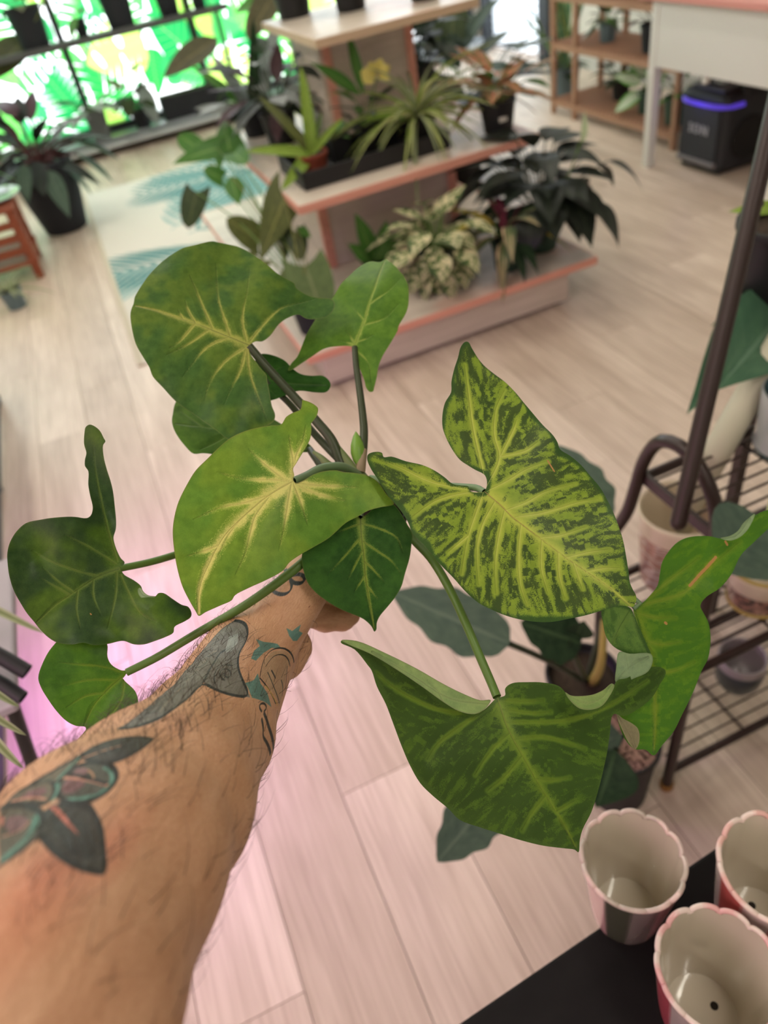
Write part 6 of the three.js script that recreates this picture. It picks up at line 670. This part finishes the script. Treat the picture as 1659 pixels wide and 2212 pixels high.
function heroLeaf(D, style, seed) {
  const loop = smoothLoop(D.out), L = D.L, h = D.h;
  let x0 = 1e9, x1 = -1e9, y0 = 1e9, y1 = -1e9; for (const [x, y] of loop) { x0 = Math.min(x0, x); x1 = Math.max(x1, x); y0 = Math.min(y0, y); y1 = Math.max(y1, y); }
  const pad = 1, w = x1 - x0 + 2 * pad, hh = y1 - y0 + 2 * pad; x0 -= pad; y0 -= pad;
  // mesh: ear-cut outline, then split long edges
  let tri = THREE.ShapeUtils.triangulateShape(loop.map(([x, y]) => new THREE.Vector2(x, y)), []), P = loop.map((p) => [...p]);
  const LIM = Math.max(2.2, Math.max(w, hh) / 70);
  for (let it = 0; it < 9; it++) {
    const mid = new Map(), next = []; let any = false;
    const m = (a, b) => { const dx = P[a][0] - P[b][0], dy = P[a][1] - P[b][1]; if (dx * dx + dy * dy < LIM * LIM) return -1; const k = a < b ? a * 1e6 + b : b * 1e6 + a; if (!mid.has(k)) { mid.set(k, P.length); P.push([(P[a][0] + P[b][0]) / 2, (P[a][1] + P[b][1]) / 2]); } any = true; return mid.get(k); };
    for (const [a, b, c] of tri) {
      const e = [m(a, b), m(b, c), m(c, a)], n = e.filter((q) => q >= 0).length;
      if (n === 0) next.push([a, b, c]); else if (n === 3) next.push([a, e[0], e[2]], [e[0], b, e[1]], [e[2], e[1], c], [e[0], e[1], e[2]]);
      else { let v = [a, b, c], k = e; while (!(n === 1 ? k[0] >= 0 : k[2] < 0)) { v = [v[1], v[2], v[0]]; k = [k[1], k[2], k[0]]; } if (n === 1) next.push([v[0], k[0], v[2]], [k[0], v[1], v[2]]); else next.push([k[0], v[1], k[1]], [v[0], k[0], k[1]], [v[0], k[1], v[2]]); }
    }
    tri = next; if (!any) break;
  }
  const J = v3(D.J), U = v3(D.U), N = v3(D.N), VV = new THREE.Vector3().crossVectors(N, U), pos = [], nor = [], uv = [], e = 0.4;
  for (const [u, v] of P) {
    const z = hLeaf(h, L, u, v), gu = (hLeaf(h, L, u + e, v) - hLeaf(h, L, u - e, v)) / (2 * e), gv = (hLeaf(h, L, u, v + e) - hLeaf(h, L, u, v - e)) / (2 * e);
    const p = J.clone().addScaledVector(U, u / 1000).addScaledVector(VV, v / 1000).addScaledVector(N, z / 1000), n = N.clone().addScaledVector(U, -gu).addScaledVector(VV, -gv).normalize();
    pos.push(p.x, p.y, p.z); nor.push(n.x, n.y, n.z); uv.push((u - x0) / w, (v - y0) / hh);
  }
  const g = new THREE.BufferGeometry(); g.setAttribute('position', new THREE.Float32BufferAttribute(pos, 3)); g.setAttribute('normal', new THREE.Float32BufferAttribute(nor, 3)); g.setAttribute('uv', new THREE.Float32BufferAttribute(uv, 2)); g.setIndex(tri.flat());
  // colour: distance to veins and margin on a coarse grid, variegation on the fine one
  const big = Math.max(w, hh), S = big > 75 ? 1024 : big > 30 ? 512 : 128, TW = Math.max(32, Math.round(S * w / big)), TH = Math.max(32, Math.round(S * hh / big)), GW = (TW >> 1) + 2, GH = (TH >> 1) + 2;
  const fm = new Float32Array(GW * GH), fs = new Float32Array(GW * GH), ff = new Float32Array(GW * GH), fe = new Float32Array(GW * GH), fa = new Float32Array(GW * GH);
  const segs = []; D.veins.forEach((raw, k) => { const cc = new THREE.CatmullRomCurve3(raw.map(([a, b]) => V(a, b, 0)), false, 'centripetal'), nn = (raw.length - 1) * 4, poly = []; for (let i = 0; i <= nn; i++) { const q = cc.getPoint(i / nn); poly.push([q.x, q.y]); } for (let i = 0; i < poly.length - 1; i++) segs.push([poly[i][0], poly[i][1], poly[i + 1][0], poly[i + 1][1], k, i / (poly.length - 1), 1 / (poly.length - 1)]); });
  for (let y = 0; y < GH; y++) for (let x = 0; x < GW; x++) {
    const px = x0 + x * 2 / TW * w, py = y0 + y * 2 / TH * hh, k = y * GW + x; let dm = 1e9, ds = 1e9, f = 0, de = 1e9, mf = 0, an = 0;
    for (const s of segs) { const [d, t] = segDist(px, py, s[0], s[1], s[2], s[3]); if (s[4] === 0) { if (d < dm) { dm = d; mf = s[5] + t * s[6]; } } else if (d < ds) { ds = d; f = s[5] + t * s[6]; an = Math.atan2(s[3] - s[1], s[2] - s[0]); } }
    for (let i = 0, n = loop.length; i < n; i += 2) { const a = loop[i], b = loop[(i + 2) % n], [d] = segDist(px, py, a[0], a[1], b[0], b[1]); if (d < de) de = d; }
    fm[k] = dm / (1.15 - mf); fs[k] = ds; ff[k] = f; fe[k] = de; fa[k] = an;
  }
  const bil = (F, x, y) => { const gx = x / 2, gy = y / 2, xi = Math.floor(gx), yi = Math.floor(gy), tx = gx - xi, ty = gy - yi, k = yi * GW + xi; return lerp(lerp(F[k], F[k + 1], tx), lerp(F[k + GW], F[k + GW + 1], tx), ty); };
  const ox = seed * 13.7, bump = new Uint8Array(TW * TH * 4);
  const map = dataTex(TW, TH, (uu, vv, x, y) => {
    const mx = uu * w, my = vv * hh, dm = bil(fm, x, y), ds = bil(fs, x, y), f = bil(ff, x, y), de = bil(fe, x, y), an = fa[(y >> 1) * GW + (x >> 1)];
    const ca = Math.cos(an), sa = Math.sin(an), al = mx * ca + my * sa, ac = -mx * sa + my * ca;
    const fine = fbm(mx * 3.4 + ox, my * 3.4, 3), mid = fbm(mx * 0.28 + ox, my * 0.28, 3), streak = fbm(al * 0.22 + ox, ac * 0.9, 3), broad = fbm(mx * 0.07 + ox, my * 0.07, 2), blot = fbm(al * 0.11 + ox, ac * 0.36 + ox, 3), grit = noise(mx * 7 + ox, my * 7) * 0.5 + noise(mx * 13, my * 13 + ox) * 0.5;
    const k = (y * TW + x) * 4, dv = Math.min(dm, ds), bv = (0.12 + 0.2 * sstep(0, 0.9, dv) + 0.5 * sstep(0, 7, dv)) * 245 * (0.9 + 0.1 * sstep(0, 3, de)) + mid * 26 + fine * 12; bump[k] = bump[k + 1] = bump[k + 2] = bv; bump[k + 3] = 255;
    let col = style(dm, ds, f, de, { fine, mid, streak, broad, blot, grit, mx, my });
    if (D.scar) for (const [pts, sw] of D.scar) for (let i = 0; i < pts.length - 1; i++) { const [d] = segDist(mx + x0, my + y0, pts[i][0], pts[i][1], pts[i + 1][0], pts[i + 1][1]); if (sw > 0.95 && d < sw * 3.2) col = mix3(col, [176, 176, 44], 0.4 * (1 - d / (sw * 3.2))); if (d < sw * (0.7 + fine * 0.5)) col = [172 + fine * 20, 134, 80]; }
    return col;
  });
  const bt = new THREE.DataTexture(bump, TW, TH); bt.magFilter = THREE.LinearFilter; bt.needsUpdate = true;
  return [g, MAT(0xffffff, 1, { map, bumpMap: bt, bumpScale: 0.0022, transmission: 0.2, thickness: 0, clearcoat: 0.26, clearcoatRoughness: 0.34, specularIntensity: 0.4, side: THREE.DoubleSide })];
}
// plain green blade with pale feathered veins
const feathered = (o) => (dm, ds, f, de, n) => {
  const t = (n.mid - 0.5) * 2, g = mix3(o.base, o.alt, sstep(0.3, 0.7, n.broad));
  let c = [g[0] + t * 12 + (n.fine - 0.5) * 14, g[1] + t * 12 + (n.fine - 0.5) * 16, g[2] + t * 7 + (n.fine - 0.5) * 7];
  const nz = (n.fine - 0.5) * 1.9 + (n.mid - 0.5) * 1.1, wv = o.ws * Math.max(0.0, 1 - f * o.fade), hm = 1 - sstep(0.35, 1.3, dm / o.wm + nz), hs = wv < 0.03 ? 0 : (1 - sstep(0.3, 1.25, ds / wv + nz)) * (1 - sstep(o.reach * 0.6, o.reach * 1.05, f));
  c = mix3(c, o.pale, clamp(Math.max(hm, hs) * o.amount));
  const hz = Math.max(1 - sstep(0, 2.2, dm / o.wm), wv < 0.03 ? 0 : (1 - sstep(0, 2.6, ds / wv)) * (1 - f)); if (hz > 0.05 && n.fine > 0.62 - hz * 0.16) c = mix3(c, o.pale, 0.45 * o.amount);
  if (dm < 0.22 || (ds < 0.12 && f < 0.95)) c = mix3(c, o.line, 0.5);
  if (de < 0.5) c = mix3(c, o.rim, 0.45);
  return c;
};
// mottled blade: lime field, dark blotches between the veins, dark margin
const mottled = (o) => (dm, ds, f, de, n) => {
  const t = (n.mid - 0.5) * 18 + (n.grit - 0.5) * 16, vf = 1 - 0.7 * sstep(0.4, 1, f);
  const glow = Math.max(Math.exp(-dm * dm / 30), 0.85 * Math.exp(-ds * ds / 5) * vf);
  let c = mix3(o.lime, o.yellow, glow * o.vein); c = [c[0] + t, c[1] + t, c[2] + t * 0.5];
  const away = sstep(0.8, 2.6, ds + (n.mid - 0.5) * 1.5) * sstep(1.2, 5, dm), p = n.blot + 0.16 * sstep(4, 16, dm) - 0.08 * sstep(7, 2, de) + o.dark;
  const k = sstep(0.5, 0.66, p + (n.fine - 0.5) * 0.5 + (n.grit - 0.5) * 0.22) * away, sp = n.grit > 0.6 && n.fine > 0.5 ? 0.5 * away * sstep(0.36, 0.56, p) : 0;
  c = mix3(c, mix3(o.deep, o.deep2, n.broad), clamp(Math.max(k * 0.92, sp)));
  const ed = de + (n.fine - 0.5) * 3.0 + (n.broad - 0.5) * 7 + (n.grit - 0.5) * 1.2; c = mix3(c, o.margin, 0.92 * (1 - sstep(0.3, 2.4, ed)));
  if (dm < 0.24) c = mix3(c, o.rib, 0.75); else if (ds < 0.2 && f < 0.97) c = mix3(c, o.rib2, 0.55 * vf);
  return c;
};
const STYLE = {
  L1: feathered({ base: [88, 116, 38], alt: [62, 98, 38], pale: [174, 176, 88], line: [52, 74, 34], rim: [120, 120, 74], wm: 3.4, ws: 1.5, fade: 0.9, reach: 0.7, amount: 0.9 }),
  L2: feathered({ base: [90, 130, 40], alt: [80, 120, 38], pale: [168, 186, 88], line: [72, 104, 42], rim: [134, 140, 84], wm: 1.5, ws: 0.9, fade: 0.95, reach: 0.55, amount: 0.75 }),
  L3: feathered({ base: [112, 146, 42], alt: [92, 134, 40], pale: [216, 212, 122], line: [150, 140, 70], rim: [122, 120, 60], wm: 4.6, ws: 2.9, fade: 0.85, reach: 0.75, amount: 0.95 }),
  L4: feathered({ base: [52, 96, 28], alt: [44, 86, 26], pale: [150, 170, 66], line: [60, 70, 26], rim: [100, 110, 56], wm: 2.4, ws: 0.9, fade: 0.6, reach: 0.9, amount: 0.85 }),
  L5: mottled({ lime: [128, 154, 48], yellow: [178, 190, 78], deep: [46, 70, 30], deep2: [64, 82, 34], margin: [48, 80, 30], dark: -0.07, vein: 1, rib: [150, 124, 78], rib2: [196, 204, 110] }),
  L6: mottled({ lime: [76, 106, 28], yellow: [122, 148, 40], deep: [46, 72, 18], deep2: [60, 88, 28], margin: [70, 98, 34], dark: 0.06, vein: 0.7, rib: [120, 128, 50], rib2: [96, 120, 36] }),
  L7: mottled({ lime: [84, 128, 24], yellow: [136, 154, 42], deep: [66, 112, 22], deep2: [74, 122, 26], margin: [66, 112, 26], dark: 0.0, vein: 0.7, rib: [140, 160, 60], rib2: [120, 150, 44] }),
  L7b: mottled({ lime: [92, 128, 54], yellow: [110, 140, 60], deep: [84, 118, 50], deep2: [64, 98, 40], margin: [56, 90, 34], dark: -0.05, vein: 0.5, rib: [70, 104, 40], rib2: [84, 116, 46] }),
  L8: feathered({ base: [70, 100, 24], alt: [44, 72, 30], pale: [116, 136, 56], line: [52, 78, 28], rim: [82, 98, 52], wm: 1.6, ws: 1.0, fade: 0.5, reach: 1, amount: 0.6 }),
  L9: feathered({ base: [72, 118, 24], alt: [60, 104, 26], pale: [122, 148, 40], line: [62, 92, 24], rim: [80, 110, 40], wm: 1.4, ws: 0.9, fade: 0.5, reach: 1, amount: 0.6 }),
  L10: feathered({ base: [84, 122, 44], alt: [70, 108, 36], pale: [126, 156, 84], line: [58, 92, 38], rim: [104, 130, 70], wm: 1.6, ws: 1.0, fade: 0.5, reach: 1, amount: 0.5 }),
  L11: feathered({ base: [44, 88, 26], alt: [52, 98, 32], pale: [84, 122, 44], line: [36, 70, 22], rim: [60, 100, 40], wm: 1.2, ws: 0.8, fade: 0.5, reach: 1, amount: 0.5 }),
};
const underside = feathered({ base: [134, 158, 90], alt: [122, 150, 84], pale: [150, 168, 104], line: [110, 136, 74], rim: [120, 124, 84], wm: 1, ws: 0.6, fade: 0.5, reach: 1, amount: 0.5 });
const paleUnder = feathered({ base: [132, 158, 116], alt: [140, 164, 122], pale: [150, 172, 130], line: [104, 134, 88], rim: [120, 140, 96], wm: 1, ws: 0.6, fade: 0.5, reach: 1, amount: 0.4 });
const greyUnder = feathered({ base: [136, 128, 98], alt: [128, 122, 90], pale: [150, 140, 110], line: [110, 104, 80], rim: [150, 142, 110], wm: 1, ws: 0.6, fade: 0.5, reach: 1, amount: 0.4 });
{
  const p = thing('arrowhead_plant', 'arrowhead plant with veined and mottled green leaves held up in the hand', 'plant', PLANT.POT[1]);
  const o = p.position.clone(), put = (name, g, m, parent, label) => part(name, g, m, parent, label);
  const world = (g) => g.translate(-o.x, -o.y, -o.z);
  const LAB = { L1: 'largest plain green leaf with a pale midrib', L2: 'upright plain green leaf', L3: 'pale lime leaf with cream feathered veins', L4: 'small dark green leaf pointing down', L5: 'lime leaf with dark green mottling', L6: 'dark green leaf with folded lobes at the bottom', L7: 'bright green twisted leaf at the right with a brown scar', L8: 'dark three-lobed leaf at the far left', L9: 'small green leaf half hidden by the forearm', L10: 'leaf behind the largest leaf, lower left', L11: 'dark leaf lobe behind the largest leaf' };
  const blades = {};
  let seed = 1;
  for (const k of ['L1', 'L2', 'L3', 'L4', 'L5', 'L6', 'L7', 'L8', 'L9', 'L10', 'L11']) { const [g, m] = heroLeaf(LEAF[k], STYLE[k], seed++); blades[k] = put('leaf', world(g), m, p, LAB[k]); }
  for (const [k, par, st, nm] of [['F6a', 'L6', underside, 'folded_margin'], ['F6b', 'L6', underside, 'folded_margin'], ['F8', 'L8', paleUnder, 'folded_margin'], ['F9', 'L9', STYLE.L10, 'basal_lobe'], ['F7a', 'L7', paleUnder, 'folded_margin'], ['F7b', 'L7', paleUnder, 'underside'], ['F7c', 'L7', greyUnder, 'folded_margin'], ['L7b', 'L7', STYLE.L7b, 'basal_lobe']]) { const [g, m] = heroLeaf(LEAF[k], st, seed++); put(nm, world(g), m, blades[par]); }
  const sm = [MAT(rgb(52, 62, 34), 0.45), MAT(rgb(106, 132, 92), 0.45), MAT(rgb(86, 116, 46), 0.45), MAT(rgb(112, 126, 78), 0.5), MAT(rgb(150, 130, 104), 0.5)];
  for (const s of PLANT.STEM) put(s.n, world(taperTube(s.p, s.r[0], s.r[1], 36, 12)), sm[s.c], p);
  { const a = v3(PLANT.BUD[0]).sub(o), b = v3(PLANT.BUD[1]).sub(o), L = a.distanceTo(b), g = lathe([[0.0015, 0], [0.0042, 0.2], [0.0052, 0.42], [0.0046, 0.62], [0.0024, 0.85], [0, 1]].map(([r, y]) => [r, y * L]), 16); const m = put('bud', g, MAT(rgb(110, 152, 48), 0.45), p, 'bright green new leaf bud'); m.position.copy(a); m.quaternion.setFromUnitVectors(V(0, 1, 0), b.clone().sub(a).normalize()); }
  { const a = V(0, 0, 0), b = v3(PLANT.POT[0]).sub(o), h = b.length(), q = new THREE.Quaternion().setFromUnitVectors(V(0, 1, 0), b.clone().normalize()); const before = p.children.length; nurseryPot(p, 0.028, h, potMat.black, 0.8, 0.006); for (const c of p.children.slice(before)) c.quaternion.copy(q); }
  // brown scar and spots on the right leaf
}
// ---------- the outstretched arm ----------
function smin(a, b, k) { const h = clamp(0.5 + 0.5 * (b - a) / k); return b * (1 - h) + a * h - k * h * (1 - h); }
function cap(x, y, z, b) { const bx = b[4] - b[0], by = b[5] - b[1], bz = b[6] - b[2], px = x - b[0], py = y - b[1], pz = z - b[2], t = clamp((px * bx + py * by + pz * bz) / (bx * bx + by * by + bz * bz)), dx = px - t * bx, dy = py - t * by, dz = pz - t * bz; return Math.sqrt(dx * dx + dy * dy + dz * dz) - (b[3] + (b[7] - b[3]) * t); }
function armSdf(x, y, z) { let d = cap(x, y, z, ARM.body[0]); for (let i = 1; i < ARM.body.length; i++) d = smin(d, cap(x, y, z, ARM.body[i]), 0.010); for (const f of ARM.fingers) { let e = cap(x, y, z, f[0]); for (let i = 1; i < f.length; i++) e = smin(e, cap(x, y, z, f[i]), 0.004); d = smin(d, e, 0.006); } return d; }
const armGrad = (x, y, z, e = 0.0008) => V(armSdf(x + e, y, z) - armSdf(x - e, y, z), armSdf(x, y + e, z) - armSdf(x, y - e, z), armSdf(x, y, z + e) - armSdf(x, y, z - e)).normalize();
const aE = v3(ARM.elbow), aX = v3(ARM.axis), aT = v3(ARM.to), aS = v3(ARM.side), S0 = -0.32, SL = 0.74;
function surfaceNets(lo, hi, c) {
  const nx = Math.ceil((hi[0] - lo[0]) / c), ny = Math.ceil((hi[1] - lo[1]) / c), nz = Math.ceil((hi[2] - lo[2]) / c), I = (i, j, k) => (k * (ny + 1) + j) * (nx + 1) + i, F = new Float32Array((nx + 1) * (ny + 1) * (nz + 1));
  for (let k = 0; k <= nz; k++) for (let j = 0; j <= ny; j++) for (let i = 0; i <= nx; i++) F[I(i, j, k)] = armSdf(lo[0] + i * c, lo[1] + j * c, lo[2] + k * c);
  const vid = new Int32Array(F.length).fill(-1), P = [], idx = [];
  for (let k = 0; k < nz; k++) for (let j = 0; j < ny; j++) for (let i = 0; i < nx; i++) {
    let sx = 0, sy = 0, sz = 0, n = 0; const f = (a, b, d) => F[I(i + a, j + b, k + d)];
    for (let a = 0; a < 2; a++) for (let b = 0; b < 2; b++) { let p, q; p = f(0, a, b); q = f(1, a, b); if ((p < 0) !== (q < 0)) { sx += p / (p - q); sy += a; sz += b; n++; } p = f(a, 0, b); q = f(a, 1, b); if ((p < 0) !== (q < 0)) { sx += a; sy += p / (p - q); sz += b; n++; } p = f(a, b, 0); q = f(a, b, 1); if ((p < 0) !== (q < 0)) { sx += a; sy += b; sz += p / (p - q); n++; } }
    if (n) { vid[I(i, j, k)] = P.length; P.push([lo[0] + (i + sx / n) * c, lo[1] + (j + sy / n) * c, lo[2] + (k + sz / n) * c]); }
  }
  for (let k = 1; k < nz; k++) for (let j = 1; j < ny; j++) for (let i = 1; i < nx; i++) {
    const s = F[I(i, j, k)] < 0, q = (a, b, d, e) => { if (s) idx.push(a, b, d, a, d, e); else idx.push(a, d, b, a, e, d); };
    if (s !== F[I(i + 1, j, k)] < 0) q(vid[I(i, j - 1, k - 1)], vid[I(i, j, k - 1)], vid[I(i, j, k)], vid[I(i, j - 1, k)]);
    if (s !== F[I(i, j + 1, k)] < 0) q(vid[I(i - 1, j, k - 1)], vid[I(i - 1, j, k)], vid[I(i, j, k)], vid[I(i, j, k - 1)]);
    if (s !== F[I(i, j, k + 1)] < 0) q(vid[I(i - 1, j - 1, k)], vid[I(i, j - 1, k)], vid[I(i, j, k)], vid[I(i - 1, j, k)]);
  }
  return [P, idx];
}
{
  const lo = [9, 9, 9], hi = [-9, -9, -9]; for (const b of [...ARM.body, ...ARM.fingers.flat()]) for (const o of [0, 4]) for (let a = 0; a < 3; a++) { lo[a] = Math.min(lo[a], b[o + a] - b[o + 3] - 0.012); hi[a] = Math.max(hi[a], b[o + a] + b[o + 3] + 0.012); }
  const [P, idx] = surfaceNets(lo, hi, 0.0032);
  const N = P.map((p) => { for (let k = 0; k < 2; k++) { const g = armGrad(...p), d = armSdf(...p); p[0] -= g.x * d; p[1] -= g.y * d; p[2] -= g.z * d; } return armGrad(...p); });
  const uvOf = (p) => { const d = v3(p).sub(aE); return [Math.atan2(d.dot(aS), d.dot(aT)) / (2 * Math.PI) + 0.5, (d.dot(aX) - S0) / SL]; };
  const UV = P.map(uvOf), pos = [], nor = [], uv = [];
  const base = v3(P[0]).clone(); const person = thing('person', 'tattooed hairy forearm and hand of a person holding up the arrowhead plant', 'person', ARM.elbow);
  for (let i = 0; i < idx.length; i += 3) { const t = [idx[i], idx[i + 1], idx[i + 2]], us = t.map((k) => UV[k][0]), wrap = Math.max(...us) - Math.min(...us) > 0.5; for (const k of t) { pos.push(P[k][0] - aE.x, P[k][1] - aE.y, P[k][2] - aE.z); nor.push(N[k].x, N[k].y, N[k].z); uv.push(wrap && UV[k][0] < 0.5 ? UV[k][0] + 1 : UV[k][0], UV[k][1]); } }
  const g = new THREE.BufferGeometry(); g.setAttribute('position', new THREE.Float32BufferAttribute(pos, 3)); g.setAttribute('normal', new THREE.Float32BufferAttribute(nor, 3)); g.setAttribute('uv', new THREE.Float32BufferAttribute(uv, 2));
  // skin with ink
  const W = 2048, H = 2048, c = document.createElement('canvas'); c.width = W; c.height = H; const x = c.getContext('2d');
  x.fillStyle = '#c89775'; x.fillRect(0, 0, W, H);
  const PX = (t) => (t / 360 + 0.5) * W, PY = (s) => H - ((s / 1000 - S0) / SL) * H, mm = H / (SL * 1000);
  const path = (pts, close) => { x.beginPath(); pts.forEach(([t, s], i) => { if (!i) x.moveTo(PX(t), PY(s)); else if (close || i === pts.length - 1) x.lineTo(PX(t), PY(s)); else { const n = pts[i + 1]; x.quadraticCurveTo(PX(t), PY(s), (PX(t) + PX(n[0])) / 2, (PY(s) + PY(n[1])) / 2); } }); if (close) x.closePath(); };
  for (const k of INK) if (k.r) { const [t, s] = k.p[0], r = k.r * mm * 1.6, gr = x.createRadialGradient(PX(t), PY(s), 0, PX(t), PY(s), r); gr.addColorStop(0, 'rgba(190,88,66,0.2)'); gr.addColorStop(1, 'rgba(190,88,66,0)'); x.fillStyle = gr; x.fillRect(PX(t) - r, PY(s) - r, 2 * r, 2 * r); }
  for (const k of INK) { x.globalAlpha = k.a ?? 1; if (k.f) { x.fillStyle = k.f; path(k.p, true); x.fill(); } else if (k.s) { x.strokeStyle = k.s; x.lineWidth = k.w * mm * 0.55; x.lineCap = x.lineJoin = 'round'; path(k.p, false); x.stroke(); } else if (k.d) { x.fillStyle = '#7c4a34'; x.beginPath(); x.arc(PX(k.p[0][0]), PY(k.p[0][1]), 0.7 * mm, 0, 6.3); x.fill(); } }
  x.globalAlpha = 1;
  const im = x.getImageData(0, 0, W, H), d = im.data;
  for (let y = 0; y < H; y++) for (let i = 0; i < W; i++) { const k = (y * W + i) * 4, n = (noise(i * 0.35, y * 0.35) - 0.5) * 16 + (fbm(i * 0.02, y * 0.02, 3) - 0.5) * 30; d[k] += n * 0.9; d[k + 1] += n; d[k + 2] += n; }
  x.putImageData(im, 0, 0);
  const t = new THREE.CanvasTexture(c); t.colorSpace = THREE.SRGBColorSpace; t.magFilter = THREE.LinearFilter; t.wrapS = THREE.RepeatWrapping;
  const pores = dataTex(512, 512, (u, v) => fbm(u * 150, v * 150, 2) * 0.6 + noise(u * 60, v * 40) * 0.4, false, THREE.RepeatWrapping); pores.repeat.set(3, 6);
  part('arm', g, MAT(0xffffff, 0.52, { map: t, bumpMap: pores, bumpScale: 0.0004, sheen: 0.15, sheenRoughness: 0.5 }), person, 'tattooed left forearm and hand');
  // hairs: short curved strands lying along the arm
  const R = rng(99), hp = [], hi2 = []; let vc = 0;
  for (let n = 0; n < 7000; n++) {
    const k = Math.floor(R() * P.length), p = P[k], nn = N[k], s = (UV[k][1] * SL + S0), th = Math.abs(UV[k][0] - 0.5) * 360; if (s < -0.02 || s > 0.285) continue;
    const dens = UV[k][0] > 0.5 ? 1 : 1; const left = v3(p).sub(aE).dot(aS); if (R() > (left * (ARM.side[0] > 0 ? -1 : 1) > 0 ? 1 : 0.16) * dens) continue; if (th > 125) continue;
    const len = 0.008 + R() * 0.012, side = new THREE.Vector3().crossVectors(nn, aX).normalize(), dir = aX.clone().multiplyScalar(0.8).addScaledVector(side, (R() - 0.35) * 1.5).normalize(), curl = (R() - 0.5) * 0.9, b0 = v3(p), rad = 0.00012;
    for (let q = 0; q <= 4; q++) { const f = q / 4, c0 = b0.clone().addScaledVector(dir, len * f).addScaledVector(nn, -0.0004 + len * 0.2 * Math.sin(f * 2.4)).addScaledVector(side, curl * len * f * f), rr = rad * (1.15 - f); for (let e = 0; e < 3; e++) { const a = e * 2.094, o1 = side.clone().multiplyScalar(Math.cos(a) * rr).addScaledVector(nn, Math.sin(a) * rr); hp.push(c0.x + o1.x - aE.x, c0.y + o1.y - aE.y, c0.z + o1.z - aE.z); } }
    for (let q = 0; q < 4; q++) for (let e = 0; e < 3; e++) { const a = vc + q * 3 + e, b = vc + q * 3 + (e + 1) % 3; hi2.push(a, b, a + 3, b, b + 3, a + 3); } vc += 15;
  }
  const hg = new THREE.BufferGeometry(); hg.setAttribute('position', new THREE.Float32BufferAttribute(hp, 3)); hg.setIndex(hi2); hg.computeVertexNormals();
  part('arm_hair', hg, MAT(rgb(58, 42, 30), 0.6), person, 'fine dark arm hair').userData.kind = 'stuff';
}
scene.traverse((o) => { if (o.isMesh) { o.castShadow = true; o.receiveShadow = true; } });
renderer.render(scene, camera);
